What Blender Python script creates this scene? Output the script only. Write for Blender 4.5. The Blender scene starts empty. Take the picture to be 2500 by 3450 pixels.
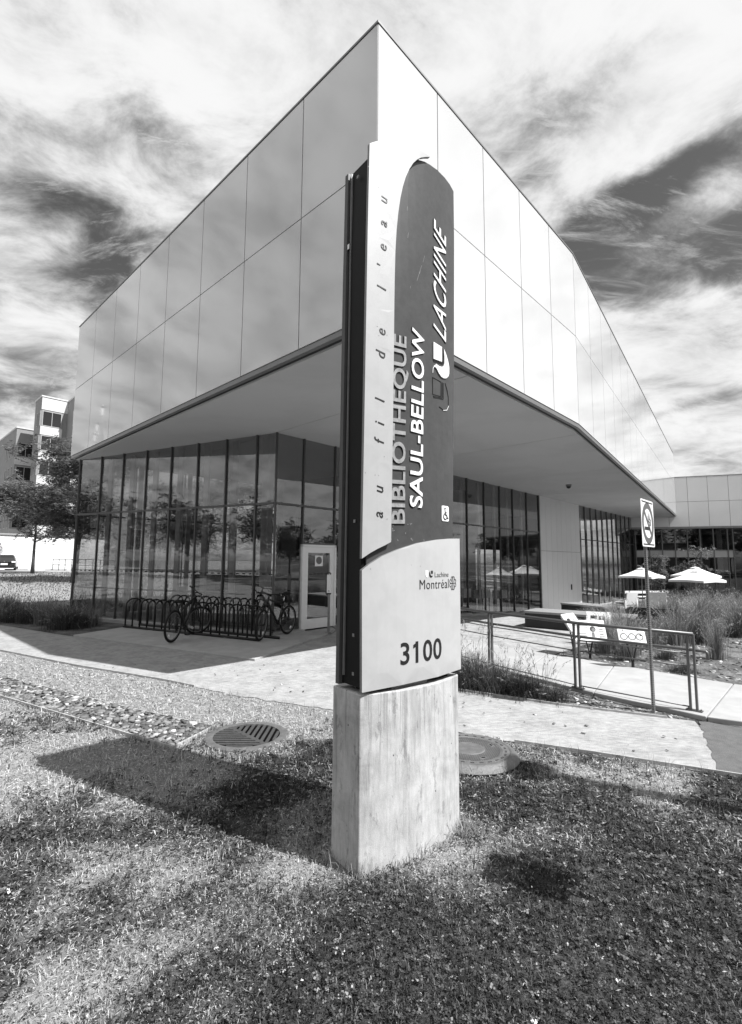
import bpy, bmesh, math, random
import numpy as np
from mathutils import Vector, Matrix
from mathutils.geometry import delaunay_2d_cdt

random.seed(7)
RNG = np.random.default_rng(7)
SC = bpy.context.scene
COL = SC.collection
R = math.radians

# ------------------------------------------------------------------ camera
cam_d = bpy.data.cameras.new('camera')
cam_d.sensor_fit = 'HORIZONTAL'
cam_d.sensor_width = 36.0
cam_d.lens = 36.0 * 1640 / 2500
cam_d.clip_start = 0.05
cam_d.clip_end = 3000
cam = bpy.data.objects.new('camera', cam_d)
COL.objects.link(cam)
pit, rol = R(5.787), R(0.346)
fwd = Vector((0, math.cos(pit), math.sin(pit)))
rgt = Vector((1, 0, 0))
upv = rgt.cross(fwd)
rx = rgt * math.cos(rol) + upv * math.sin(rol)
ux = upv * math.cos(rol) - rgt * math.sin(rol)
cam.matrix_world = Matrix(((rx.x, ux.x, -fwd.x, 0), (rx.y, ux.y, -fwd.y, 0), (rx.z, ux.z, -fwd.z, 1.8), (0, 0, 0, 1)))
SC.camera = cam

# ------------------------------------------------------------------ sun, sky, exposure
SUN_EL = R(54.0)
SUN_AZ = Vector((0.888, -0.46, 0)).normalized()
sun_dir = Vector((SUN_AZ.x * math.cos(SUN_EL), SUN_AZ.y * math.cos(SUN_EL), math.sin(SUN_EL)))
sd = bpy.data.lights.new('sun', 'SUN')
sd.energy = 5.0
sd.angle = R(0.53)
sd.color = (1, 1, 1)
sun = bpy.data.objects.new('sun', sd)
sun.rotation_euler = sun_dir.to_track_quat('Z', 'Y').to_euler()
sun.location = (0, 0, 60)
COL.objects.link(sun)

world = bpy.data.worlds.new('World')
SC.world = world
world.use_nodes = True
SC.view_settings.view_transform = 'Standard'
SC.view_settings.look = 'None'
SC.view_settings.gamma = 1
SC.view_settings.exposure = 0.68
SC.view_settings.use_curve_mapping = False


class NT:
    """small node-tree writer"""
    def __init__(self, tree):
        self.t = tree
        self.n = tree.nodes
        self.l = tree.links

    def node(self, typ, **kw):
        nd = self.n.new(typ)
        for k, v in kw.items():
            setattr(nd, k, v)
        return nd

    def put(self, sock, v):
        if hasattr(v, 'is_output'):
            self.l.new(v, sock)
        elif v is not None:
            sock.default_value = v

    def math(self, op, a, b=None, c=None, clamp=False):
        nd = self.node('ShaderNodeMath', operation=op, use_clamp=clamp)
        for i, v in enumerate((a, b, c)):
            if v is not None:
                self.put(nd.inputs[i], v)
        return nd.outputs[0]

    def vmath(self, op, a, b=None, out=0):
        nd = self.node('ShaderNodeVectorMath', operation=op)
        self.put(nd.inputs[0], a)
        if b is not None:
            self.put(nd.inputs[3 if op == 'SCALE' else 1], b)
        return nd.outputs[out]

    def noise(self, vec, scale, detail=4, rough=0.55, dist=0.0, dim='3D'):
        nd = self.node('ShaderNodeTexNoise', noise_dimensions=dim)
        self.put(nd.inputs['Vector'], vec)
        nd.inputs['Scale'].default_value = scale
        nd.inputs['Detail'].default_value = detail
        nd.inputs['Roughness'].default_value = rough
        nd.inputs['Distortion'].default_value = dist
        return nd.outputs['Fac']

    def maprange(self, v, a, b, c, d, smooth=False):
        nd = self.node('ShaderNodeMapRange')
        nd.interpolation_type = 'SMOOTHSTEP' if smooth else 'LINEAR'
        self.put(nd.inputs[0], v)
        for i, x in enumerate((a, b, c, d)):
            nd.inputs[i + 1].default_value = x
        return nd.outputs[0]

    def mapping(self, vec, scale=(1, 1, 1), rot=(0, 0, 0), loc=(0, 0, 0)):
        nd = self.node('ShaderNodeMapping')
        self.put(nd.inputs[0], vec)
        nd.inputs['Location'].default_value = loc
        nd.inputs['Rotation'].default_value = rot
        nd.inputs['Scale'].default_value = scale
        return nd.outputs[0]


def build_world():
    t = NT(world.node_tree)
    for nd in list(t.n):
        t.n.remove(nd)
    out = t.node('ShaderNodeOutputWorld')
    bg = t.node('ShaderNodeBackground')
    bg.inputs['Strength'].default_value = 0.1
    t.l.new(bg.outputs[0], out.inputs[0])
    sky = t.node('ShaderNodeTexSky', sky_type='NISHITA')
    sky.sun_disc = False
    sky.sun_elevation = SUN_EL
    sky.sun_rotation = math.atan2(SUN_AZ.x, SUN_AZ.y)
    sep = t.node('ShaderNodeSeparateColor')
    t.l.new(sky.outputs[0], sep.inputs[0])
    blue = t.math('MULTIPLY', sep.outputs[0], 0.62)          # red-filtered black and white sky
    d = t.node('ShaderNodeTexCoord').outputs['Generated']
    sx = t.node('ShaderNodeSeparateXYZ')
    t.l.new(d, sx.inputs[0])
    up = t.math('ADD', t.math('MAXIMUM', sx.outputs[2], 0.0), 0.22)
    cx = t.math('DIVIDE', sx.outputs[0], up)
    cy = t.math('DIVIDE', sx.outputs[1], up)
    cmb = t.node('ShaderNodeCombineXYZ')
    t.l.new(cx, cmb.inputs[0])
    t.l.new(cy, cmb.inputs[1])
    p = cmb.outputs[0]
    n1 = t.noise(p, 1.3, 8, 0.58, 0.2)
    n2 = t.noise(t.mapping(p, (0.9, 2.0, 1), (0, 0, R(-32))), 2.0, 9, 0.60, 0.25)
    n3 = t.noise(t.mapping(p, (1.0, 1.25, 1), (0, 0, R(-28)), (5, 2, 0)), 4.6, 9, 0.64, 0.35)
    dens = t.math('ADD', t.math('MULTIPLY', n1, 0.55), t.math('MULTIPLY', n2, 0.45))
    dens = t.math('ADD', dens, t.math('MULTIPLY', n3, 1.05))
    # gaps and thick banks of the cloud layer: (direction, half width, half height, tilt, amount)
    for (dx, dy, dz, w, h, tilt, amt) in CLOUD_FEATURES:
        c = Vector((dx, dy, dz)).normalized()
        hx = Vector((c.y, -c.x, 0)).normalized()
        vx = hx.cross(c)
        a = (hx * math.cos(tilt) + vx * math.sin(tilt)) / w
        b = (vx * math.cos(tilt) - hx * math.sin(tilt)) / h
        e = t.vmath('SUBTRACT', d, tuple(c))
        qa = t.vmath('DOT_PRODUCT', e, tuple(a), out=1)
        qb = t.vmath('DOT_PRODUCT', e, tuple(b), out=1)
        r2 = t.math('ADD', t.math('MULTIPLY', qa, qa), t.math('MULTIPLY', qb, qb))
        g = t.math('POWER', 2.718, t.math('MULTIPLY', r2, -1.0))
        dens = t.math('ADD', dens, t.math('MULTIPLY', g, amt * 0.85))
    cov = t.maprange(dens, 0.62, 1.14, 0, 1, True)
    wisp = t.noise(t.mapping(p, (1.3, 4.2, 1), (0, 0, R(-40)), (1, 7, 0)), 2.3, 11, 0.72, 0.9)
    wisp = t.math('MULTIPLY', t.maprange(wisp, 0.45, 0.68, 0, 1, True), t.maprange(n1, 0.30, 0.55, 0.35, 0.95, True))
    cov = t.math('MAXIMUM', cov, wisp)
    n4 = t.noise(t.mapping(p, (1, 1.3, 1), (0, 0, R(-20)), (2, 9, 0)), 1.7, 8, 0.60, 0.25)
    body = t.math('ADD', t.math('MULTIPLY', n4, 0.8), t.math('MULTIPLY', n3, 0.7))
    lum = t.maprange(t.math('ADD', body, t.math('MULTIPLY', dens, 0.30)), 0.70, 1.28, 3.0, 5.9, True)
    mix = t.node('ShaderNodeMix', data_type='FLOAT')
    t.l.new(cov, mix.inputs[0])
    t.l.new(blue, mix.inputs[2])
    t.l.new(lum, mix.inputs[3])
    low = t.maprange(sx.outputs[2], -0.02, 0.03, 0.0, 1.0, True)
    fin = t.math('MULTIPLY', mix.outputs[0], t.math('ADD', t.math('MULTIPLY', low, 0.85), 0.15))
    t.l.new(fin, bg.inputs['Color'])


CLOUD_FEATURES = [
    (-0.3155, 0.6912, 0.6502, 0.084, 0.035, -0.35, -0.32),
    (-0.4252, 0.7496, 0.5072, 0.104, 0.078, -0.61, -0.46),
    (0.4286, 0.6978, 0.5739, 0.147, 0.035, 0.28, -0.66),
    (0.5367, 0.7029, 0.4668, 0.104, 0.066, 0.00, -0.46),
    (0.3818, 0.7668, 0.5160, 0.083, 0.098, 0.00, -0.30),
    (0.5545, 0.7880, 0.2675, 0.150, 0.012, 0.14, -0.30),
    (-0.5762, 0.7690, 0.2768, 0.081, 0.037, 0.00, -0.30),
    (0.4787, 0.5708, 0.6671, 0.100, 0.041, 0.00, -0.10),
    (-0.4217, 0.6061, 0.6744, 0.187, 0.087, 0.00, 0.14),
    (-0.1541, 0.6594, 0.7358, 0.203, 0.088, 0.00, 0.18),
    (0.1680, 0.6458, 0.7448, 0.166, 0.080, 0.00, 0.16),
    (0.4221, 0.6346, 0.6474, 0.181, 0.045, 0.35, 0.45),
    (0.4982, 0.7852, 0.3678, 0.167, 0.083, 0.00, 0.35),
    (-0.5536, 0.7479, 0.3664, 0.087, 0.043, 0.00, 0.25),
    (0.5698, 0.7931, 0.2152, 0.150, 0.045, 0.00, 0.25),
]
build_world()

# ------------------------------------------------------------------ materials
MATS = {}


def attr_tone(t):
    a = t.node('ShaderNodeAttribute', attribute_name='tone')
    return a.outputs['Fac']


def mat(name, base, rough=0.6, metal=0.0, var=0.0, vscale=6.0, bump=0.0, bscale=40.0, spec=0.5, stretch=(1, 1, 1), tone=False,
        blotch=None, coat=0.0, objvar=0.0, world_co=False):
    if name in MATS:
        return MATS[name]
    m = bpy.data.materials.new(name)
    m.use_nodes = True
    t = NT(m.node_tree)
    bs = t.n['Principled BSDF']
    bs.inputs['Roughness'].default_value = rough
    bs.inputs['Metallic'].default_value = metal
    bs.inputs['Specular IOR Level'].default_value = spec
    bs.inputs['Coat Weight'].default_value = coat
    bs.inputs['Coat Roughness'].default_value = 0.05
    tc = t.node('ShaderNodeTexCoord')
    vec = tc.outputs['Object']
    if world_co:
        vec = t.node('ShaderNodeNewGeometry').outputs['Position']
    v = None
    if var > 0:
        sv = t.mapping(vec, stretch)
        n = t.noise(sv, vscale, 7, 0.62, 0.2)
        v = t.maprange(n, 0.28, 0.72, base * (1 - var), base * (1 + var))
    if blotch:
        bsc, lo, amt = blotch
        n = t.noise(vec, bsc, 6, 0.6, 0.4)
        f = t.maprange(n, 0.42, 0.62, 1.0, amt, True)
        v = t.math('MULTIPLY', v if v is not None else base, f)
    if objvar > 0:
        oi = t.node('ShaderNodeObjectInfo').outputs['Random']
        v = t.math('MULTIPLY', v if v is not None else base, t.maprange(oi, 0, 1, 1 - objvar, 1 + objvar))
    if tone:
        v = t.math('MULTIPLY', v if v is not None else base, attr_tone(t))
    if v is not None:
        cc = t.node('ShaderNodeCombineColor')
        for i in range(3):
            t.l.new(v, cc.inputs[i])
        t.l.new(cc.outputs[0], bs.inputs['Base Color'])
    else:
        bs.inputs['Base Color'].default_value = (base, base, base, 1)
    if bump > 0:
        bn = t.node('ShaderNodeBump')
        bn.inputs['Strength'].default_value = bump
        bn.inputs['Distance'].default_value = 0.02
        t.l.new(t.noise(t.mapping(vec, stretch), bscale, 6, 0.65), bn.inputs['Height'])
        t.l.new(bn.outputs[0], bs.inputs['Normal'])
    MATS[name] = m
    return m


def leaf_mat(name, base, trans=0.35, rough=0.55, spec=0.3):
    m = bpy.data.materials.new(name)
    m.use_nodes = True
    t = NT(m.node_tree)
    bs = t.n['Principled BSDF']
    out = t.n['Material Output']
    v = t.math('MULTIPLY', attr_tone(t), base)
    cc = t.node('ShaderNodeCombineColor')
    for i in range(3):
        t.l.new(v, cc.inputs[i])
    t.l.new(cc.outputs[0], bs.inputs['Base Color'])
    bs.inputs['Roughness'].default_value = rough
    bs.inputs['Specular IOR Level'].default_value = spec
    tr = t.node('ShaderNodeBsdfTranslucent')
    t.l.new(cc.outputs[0], tr.inputs['Color'])
    mx = t.node('ShaderNodeMixShader')
    mx.inputs[0].default_value = trans
    t.l.new(bs.outputs[0], mx.inputs[1])
    t.l.new(tr.outputs[0], mx.inputs[2])
    t.l.new(mx.outputs[0], out.inputs['Surface'])
    MATS[name] = m
    return m


def glazing(name, ior, tint):
    m = bpy.data.materials.new(name)
    m.use_nodes = True
    t = NT(m.node_tree)
    t.n.remove(t.n['Principled BSDF'])
    out = t.n['Material Output']
    fr = t.node('ShaderNodeFresnel')
    fr.inputs['IOR'].default_value = ior
    # the far side of the sheet adds no reflection of its own
    face = t.math('SUBTRACT', 1.0, t.node('ShaderNodeNewGeometry').outputs['Backfacing'])
    fac = t.math('MULTIPLY', fr.outputs[0], face)
    tr = t.node('ShaderNodeBsdfTransparent')
    tr.inputs['Color'].default_value = (tint, tint, tint, 1)
    gl = t.node('ShaderNodeBsdfGlossy')
    gl.inputs['Roughness'].default_value = 0.0
    gl.inputs['Color'].default_value = (0.95, 0.95, 0.95, 1)
    # float glass is never quite flat: a slow waviness in the reflection
    geo = t.node('ShaderNodeNewGeometry')
    bn = t.node('ShaderNodeBump')
    bn.inputs['Strength'].default_value = 0.06
    bn.inputs['Distance'].default_value = 0.01
    t.l.new(t.noise(geo.outputs['Position'], 1.4, 2, 0.4), bn.inputs['Height'])
    t.l.new(bn.outputs[0], gl.inputs['Normal'])
    mx = t.node('ShaderNodeMixShader')
    t.l.new(fac, mx.inputs[0])
    t.l.new(tr.outputs[0], mx.inputs[1])
    t.l.new(gl.outputs[0], mx.inputs[2])
    t.l.new(mx.outputs[0], out.inputs['Surface'])
    MATS[name] = m
    return m


def stained_concrete():
    """cast concrete with run-off streaks, pale efflorescence and air holes"""
    m = bpy.data.materials.new('stained_concrete')
    m.use_nodes = True
    t = NT(m.node_tree)
    bs = t.n['Principled BSDF']
    bs.inputs['Roughness'].default_value = 0.85
    bs.inputs['Specular IOR Level'].default_value = 0.25
    p = t.node('ShaderNodeTexCoord').outputs['Object']
    streak = t.noise(t.mapping(p, (1, 1, 0.07)), 13, 7, 0.68, 0.35)
    fine = t.noise(t.mapping(p, (1, 1, 0.16)), 55, 6, 0.65, 0.1)
    blot = t.noise(p, 5.5, 7, 0.65, 0.5)
    grain = t.noise(p, 160, 3, 0.6)
    v = t.math('ADD', t.maprange(streak, 0.28, 0.50, 0.36, 0.48, True), t.maprange(fine, 0.3, 0.7, -0.06, 0.06))
    v = t.math('ADD', v, t.maprange(blot, 0.3, 0.7, -0.11, 0.08))
    v = t.math('ADD', v, t.maprange(grain, 0.3, 0.7, -0.03, 0.03))
    patch = t.noise(t.mapping(p, (1, 1, 0.42), (0, 0, 0), (3, 1, 2)), 13, 8, 0.72, 0.3)
    v = t.math('MULTIPLY', v, t.maprange(patch, 0.575, 0.60, 1.0, 0.72, True))
    vo = t.node('ShaderNodeTexVoronoi')
    t.l.new(t.mapping(p, (1, 1, 0.8)), vo.inputs['Vector'])
    vo.inputs['Scale'].default_value = 15
    hole = t.maprange(vo.outputs['Distance'], 0.05, 0.09, 0.18, 1.0)
    sel = t.math('GREATER_THAN', t.noise(p, 3.1, 2, 0.5), 0.53)
    holes = t.math('MAXIMUM', hole, t.math('SUBTRACT', 1.0, sel))
    v = t.math('MULTIPLY', v, holes)
    # run-off stains that start at the top edge and thin out downwards, and faint pour lines
    zz = t.node('ShaderNodeSeparateXYZ')
    t.l.new(p, zz.inputs[0])
    dn = t.noise(t.mapping(p, (1, 1, 0.035), (0, 0, 0), (7, 3, 1)), 15, 6, 0.68, 0.5)
    reach = t.maprange(t.noise(t.mapping(p, (1, 1, 0.0)), 19, 2, 0.5), 0.3, 0.7, 0.85, 0.1)
    fade = t.math('SMOOTH_MIN', t.maprange(t.math('SUBTRACT', zz.outputs[2], reach), 0.0, 0.25, 0, 1), 1.0, 0.1)
    drip = t.math('MULTIPLY', t.maprange(dn, 0.52, 0.57, 0, 1, True), t.math('MAXIMUM', fade, 0.0))
    v = t.math('MULTIPLY', v, t.math('SUBTRACT', 1.0, t.math('MULTIPLY', drip, 0.26)))
    pour = t.noise(t.mapping(p, (0.25, 0.25, 1), (0.06, 0.04, 0)), 11, 3, 0.5)
    v = t.math('MULTIPLY', v, t.maprange(pour, 0.60, 0.66, 1.0, 0.92, True))
    cc = t.node('ShaderNodeCombineColor')
    for i in range(3):
        t.l.new(v, cc.inputs[i])
    t.l.new(cc.outputs[0], bs.inputs['Base Color'])
    bn = t.node('ShaderNodeBump')
    bn.inputs['Strength'].default_value = 0.35
    bn.inputs['Distance'].default_value = 0.008
    hh = t.math('ADD', t.math('MULTIPLY', grain, 0.4), t.math('ADD', t.math('MULTIPLY', patch, 0.8), holes))
    t.l.new(hh, bn.inputs['Height'])
    t.l.new(bn.outputs[0], bs.inputs['Normal'])
    MATS['stained_concrete'] = m
    return m


def lawn_soil():
    m = bpy.data.materials.new('lawn_soil')
    m.use_nodes = True
    t = NT(m.node_tree)
    bs = t.n['Principled BSDF']
    bs.inputs['Roughness'].default_value = 0.95
    bs.inputs['Specular IOR Level'].default_value = 0.1
    p = t.node('ShaderNodeNewGeometry').outputs['Position']
    a = t.noise(p, 0.55, 6, 0.6, 0.4)
    b = t.noise(p, 9, 8, 0.7, 0.3)
    c = t.noise(p, 60, 5, 0.7)
    dry = t.node('ShaderNodeAttribute', attribute_name='dry').outputs['Fac']
    av = t.maprange(t.math('ADD', dry, t.maprange(a, 0.3, 0.7, -0.25, 0.25)), 0.05, 0.85, 0.03, 0.25, True)
    v = t.math('ADD', av, t.maprange(b, 0.3, 0.7, -0.04, 0.06))
    v = t.math('ADD', v, t.maprange(c, 0.3, 0.7, -0.05, 0.06))
    v = t.math('MAXIMUM', v, 0.015)
    cc = t.node('ShaderNodeCombineColor')
    for i in range(3):
        t.l.new(v, cc.inputs[i])
    t.l.new(cc.outputs[0], bs.inputs['Base Color'])
    bn = t.node('ShaderNodeBump')
    bn.inputs['Strength'].default_value = 0.7
    bn.inputs['Distance'].default_value = 0.03
    t.l.new(t.math('ADD', b, c), bn.inputs['Height'])
    t.l.new(bn.outputs[0], bs.inputs['Normal'])
    MATS['lawn_soil'] = m
    return m


M_SOIL = lawn_soil()
M_CONC = stained_concrete()
M_DUST = mat('stone_dust', 0.36, 0.95, var=0.26, vscale=22, bump=0.6, bscale=150, spec=0.1, blotch=(2.6, 0, 0.84), stretch=(0.5, 1, 1), world_co=True)
M_WALK = mat('broomed_concrete', 0.37, 0.85, var=0.08, vscale=5, bump=0.25, bscale=120, spec=0.2, blotch=(1.3, 0, 0.9), world_co=True)
M_PAD = mat('pad_concrete', 0.40, 0.85, var=0.10, vscale=4, bump=0.25, bscale=120, spec=0.2, blotch=(1.1, 0, 0.88), world_co=True)
M_ASPH = mat('worn_asphalt', 0.13, 0.9, var=0.2, vscale=10, bump=0.6, bscale=160, spec=0.2, world_co=True)
M_MULCH = mat('bark_mulch', 0.10, 0.95, var=0.6, vscale=26, bump=0.9, bscale=60, spec=0.1, blotch=(2.0, 0, 1.7), world_co=True)
M_BEDDUST = mat('dusty_gravel', 0.36, 0.95, var=0.25, vscale=12, bump=0.6, bscale=70, spec=0.1, blotch=(3.0, 0, 0.75), world_co=True)
M_PANEL = mat('white_glass_panel', 0.59, 0.05, var=0.03, vscale=0.6, spec=1.0, coat=0.6, objvar=0.03, world_co=True)
M_PBACK = mat('panel_joint_backing', 0.09, 0.7)
M_FASCIA = mat('zinc_fascia', 0.22, 0.45, metal=0.5, var=0.1, vscale=3)
M_SOFFIT = mat('soffit_stucco', 0.52, 0.9, var=0.06, vscale=60, bump=0.35, bscale=260, spec=0.15, blotch=(0.5, 0, 0.93), world_co=True)
M_DARK = mat('dark_groove', 0.025, 0.8)
M_MULL = mat('anodised_mullion', 0.11, 0.4, metal=0.6)
M_GLASS = glazing('clear_glazing', 2.4, 0.76)
M_GLASS_FAR = glazing('dark_glazing', 2.0, 0.6)
M_LOUV = mat('pale_louvre', 0.55, 0.6, var=0.05, vscale=4)
M_FIN = mat('painted_steel_fin', 0.36, 0.5, var=0.05, vscale=4)
M_WHITE = mat('white_paint', 0.78, 0.4, var=0.04, vscale=3)
M_CLAD = mat('white_cladding', 0.66, 0.35, var=0.03, vscale=2, objvar=0.02)
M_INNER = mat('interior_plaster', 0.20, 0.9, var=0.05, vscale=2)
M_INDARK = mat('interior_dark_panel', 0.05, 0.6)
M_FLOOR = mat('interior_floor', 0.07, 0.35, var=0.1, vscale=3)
M_ROOF = mat('roof_membrane', 0.3, 0.9)
M_BLACK = mat('black_powder_coat', 0.012, 0.42, spec=0.4)
M_TYRE = mat('tyre_rubber', 0.012, 0.75, spec=0.25)
M_CHROME = mat('bright_metal', 0.62, 0.25, metal=1.0)
M_STEEL = mat('brushed_steel', 0.13, 0.42, metal=0.6, var=0.12, vscale=20, stretch=(1, 1, 0.1))
M_GALV = mat('galvanised_steel', 0.28, 0.5, metal=0.7, var=0.25, vscale=30)
M_IRON = mat('cast_iron', 0.075, 0.6, metal=0.3, var=0.25, vscale=16, bump=0.4, bscale=120)
M_IRONLT = mat('worn_cast_iron', 0.16, 0.5, metal=0.3, var=0.25, vscale=14, bump=0.4, bscale=140)
M_HOLE = mat('drain_void', 0.006, 0.9, spec=0.0)
M_SIGNW = mat('light_sign_aluminium', 0.40, 0.5, var=0.035, vscale=5, metal=0.0, blotch=(9, 0, 0.96))
M_SIGNL = mat('silver_sign_aluminium', 0.45, 0.42, var=0.05, vscale=4, metal=0.0, blotch=(5, 0, 0.95))
M_SIGND = mat('dark_sign_enamel', 0.062, 0.3, var=0.12, vscale=9, spec=0.4, blotch=(22, 0, 0.9))
M_SIGNB = mat('black_sign_core', 0.005, 0.6, var=0.3, vscale=8, spec=0.2)
M_BACKPL = mat('dark_grey_back_plate', 0.07, 0.55, var=0.15, vscale=14)
M_EDGING = mat('weathered_edging', 0.40, 0.7, var=0.3, vscale=8)
M_EDGE = mat('grey_sign_edge', 0.22, 0.5, metal=0.3, var=0.15, vscale=14)
M_INK = mat('black_ink', 0.012, 0.5)
M_GREYINK = mat('grey_ink', 0.13, 0.5)
M_LETW = mat('white_letter', 0.82, 0.4)
M_LETG = mat('weathered_grey_letter', 0.27, 0.6, var=0.35, vscale=30)
M_WOOD = mat('weathered_wood', 0.28, 0.8, var=0.2, vscale=16, stretch=(1, 8, 8))
M_STONE = mat('slate_chip', 0.17, 0.8, var=0.2, vscale=20, tone=True, bump=0.3, bscale=60)
M_BRICK = mat('pale_brick', 0.25, 0.85, var=0.10, vscale=1.2, bump=0.2, bscale=12)
M_BRICKLT = mat('pale_precast', 0.58, 0.8, var=0.06, vscale=1.0)
M_WINDARK = mat('window_dark', 0.02, 0.06, spec=0.6)
M_CAR = mat('dark_car_paint', 0.02, 0.18, spec=0.6, coat=0.8)
M_CARGL = mat('car_glass', 0.02, 0.03, spec=0.7)
M_LAMP = mat('lamp_lens', 0.75, 0.15)
M_CANVAS = mat('white_canvas', 0.82, 0.85, var=0.02, vscale=3)
M_BARK = mat('tree_bark', 0.06, 0.9, var=0.4, vscale=14, bump=0.8, bscale=30, stretch=(1, 1, 0.2))
M_LEAF = leaf_mat('locust_leaf', 0.13, 0.4)
M_LEAF2 = leaf_mat('courtyard_leaf', 0.17, 0.4)
M_LEAF3 = leaf_mat('street_tree_leaf', 0.075, 0.3)
M_SHRUB = leaf_mat('shrub_leaf', 0.11, 0.3)
M_BUNCH = leaf_mat('bunchgrass_blade', 0.23, 0.35)
M_BLADE = leaf_mat('lawn_blade', 0.125, 0.3, 0.6, 0.2)
M_CHIP = leaf_mat('bark_chip', 0.22, 0.0, 0.9, 0.1)

# ------------------------------------------------------------------ mesh helpers


class MB:
    def __init__(self):
        self.v = []
        self.f = []

    def add(self, vs, fs):
        o = len(self.v)
        self.v += [tuple(x) for x in vs]
        self.f += [tuple(i + o for i in f) for f in fs]
        return self

    def obox(self, c, ax, ay, az):
        c, ax, ay, az = Vector(c), Vector(ax), Vector(ay), Vector(az)
        vs = [c + ax * i + ay * j + az * k for k in (-1, 1) for j in (-1, 1) for i in (-1, 1)]
        fs = [(0, 2, 3, 1), (4, 5, 7, 6), (0, 1, 5, 4), (2, 6, 7, 3), (0, 4, 6, 2), (1, 3, 7, 5)]
        if ax.cross(ay).dot(az) < 0:
            fs = [f[::-1] for f in fs]
        return self.add(vs, fs)

    def box(self, x0, x1, y0, y1, z0, z1):
        return self.obox(((x0 + x1) / 2, (y0 + y1) / 2, (z0 + z1) / 2), ((x1 - x0) / 2, 0, 0), (0, (y1 - y0) / 2, 0), (0, 0, (z1 - z0) / 2))

    def beam(self, a, b, w, h, up=(0, 0, 1)):
        """rectangular bar from a to b, w across, h along up"""
        a, b = Vector(a), Vector(b)
        d = b - a
        up = Vector(up)
        s = d.cross(up)
        if s.length < 1e-6:
            s = d.cross(Vector((1, 0, 0)))
        s.normalize()
        u = s.cross(d).normalized()
        return self.obox((a + b) / 2, d / 2, s * w / 2, u * h / 2)

    def tube(self, pts, r, n=8, cap=True, closed=False):
        pts = [Vector(p) for p in pts]
        m = len(pts)
        rs = r if isinstance(r, (list, tuple)) else [r] * m
        vs, fs = [], []
        ref = None
        for i, p in enumerate(pts):
            if closed:
                t = pts[(i + 1) % m] - pts[i - 1]
            else:
                t = pts[min(i + 1, m - 1)] - pts[max(i - 1, 0)]
            t.normalize()
            if ref is None:
                ref = Vector((0, 0, 1)) if abs(t.z) < 0.9 else Vector((1, 0, 0))
            s = t.cross(ref)
            if s.length < 1e-5:
                s = t.orthogonal()
            s.normalize()
            u = s.cross(t)
            ref = u
            for k in range(n):
                a = 2 * math.pi * k / n
                vs.append(p + (s * math.cos(a) + u * math.sin(a)) * rs[i])
        rng = m if closed else m - 1
        for i in range(rng):
            j = (i + 1) % m
            for k in range(n):
                k2 = (k + 1) % n
                fs.append((i * n + k, i * n + k2, j * n + k2, j * n + k))
        if cap and not closed:
            fs.append(tuple(range(n))[::-1])
            fs.append(tuple(range((m - 1) * n, m * n)))
        return self.add(vs, fs)

    def prism(self, poly, z0, z1):
        n = len(poly)
        ar = sum(poly[i][0] * poly[(i + 1) % n][1] - poly[(i + 1) % n][0] * poly[i][1] for i in range(n))
        if ar < 0:
            poly = poly[::-1]
        zz0 = z0 if callable(z0) else (lambda x, y: z0)
        zz1 = z1 if callable(z1) else (lambda x, y: z1)
        vs = [(x, y, zz0(x, y)) for x, y in poly] + [(x, y, zz1(x, y)) for x, y in poly]
        fs = [tuple(range(n))[::-1], tuple(range(n, 2 * n))]
        for i in range(n):
            j = (i + 1) % n
            fs.append((i, j, n + j, n + i))
        return self.add(vs, fs)

    def lathe(self, prof, n=24, c=(0, 0, 0), sx=1.0, sy=1.0):
        vs, fs = [], []
        c = Vector(c)
        m = len(prof)
        for r, z in prof:
            for k in range(n):
                a = 2 * math.pi * k / n
                vs.append(c + Vector((r * math.cos(a) * sx, r * math.sin(a) * sy, z)))
        for i in range(m - 1):
            for k in range(n):
                k2 = (k + 1) % n
                fs.append((i * n + k, i * n + k2, (i + 1) * n + k2, (i + 1) * n + k))
        fs.append(tuple(range(n))[::-1])
        fs.append(tuple(range((m - 1) * n, m * n)))
        return self.add(vs, fs)

    def torus(self, c, nrm, R0, r, n=32, k=8):
        nrm = Vector(nrm).normalized()
        a = nrm.orthogonal().normalized()
        b = nrm.cross(a)
        c = Vector(c)
        return self.tube([c + (a * math.cos(2 * math.pi * i / n) + b * math.sin(2 * math.pi * i / n)) * R0 for i in range(n)], r, k, closed=True)

    def mesh(self, name, smooth=False):
        me = bpy.data.meshes.new(name)
        me.from_pydata(self.v, [], self.f)
        me.update()
        if smooth:
            me.polygons.foreach_set('use_smooth', [True] * len(me.polygons))
        return me

    def build(self, name, m, parent=None, smooth=False, bevel=0.0):
        o = link(name, self.mesh(name, smooth), m, parent)
        if bevel:
            md = o.modifiers.new('bevel', 'BEVEL')
            md.width = bevel
            md.segments = 2
            md.limit_method = 'ANGLE'
        return o


def link(name, me, m, parent=None):
    o = bpy.data.objects.new(name, me)
    COL.objects.link(o)
    if m is not None and not me.materials:
        me.materials.append(m)
    if parent is not None:
        o.parent = parent
    return o


def tag(o, label=None, cat=None, group=None, kind=None):
    if label:
        o['label'] = label
    if cat:
        o['category'] = cat
    if group:
        o['group'] = group
    if kind:
        o['kind'] = kind
    return o


def thing(name, label, cat, loc=(0, 0, 0), rz=0.0, group=None):
    o = bpy.data.objects.new(name, None)
    o.empty_display_size = 0.2
    COL.objects.link(o)
    o.location = loc
    o.rotation_euler = (0, 0, rz)
    return tag(o, label, cat, group)


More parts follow.
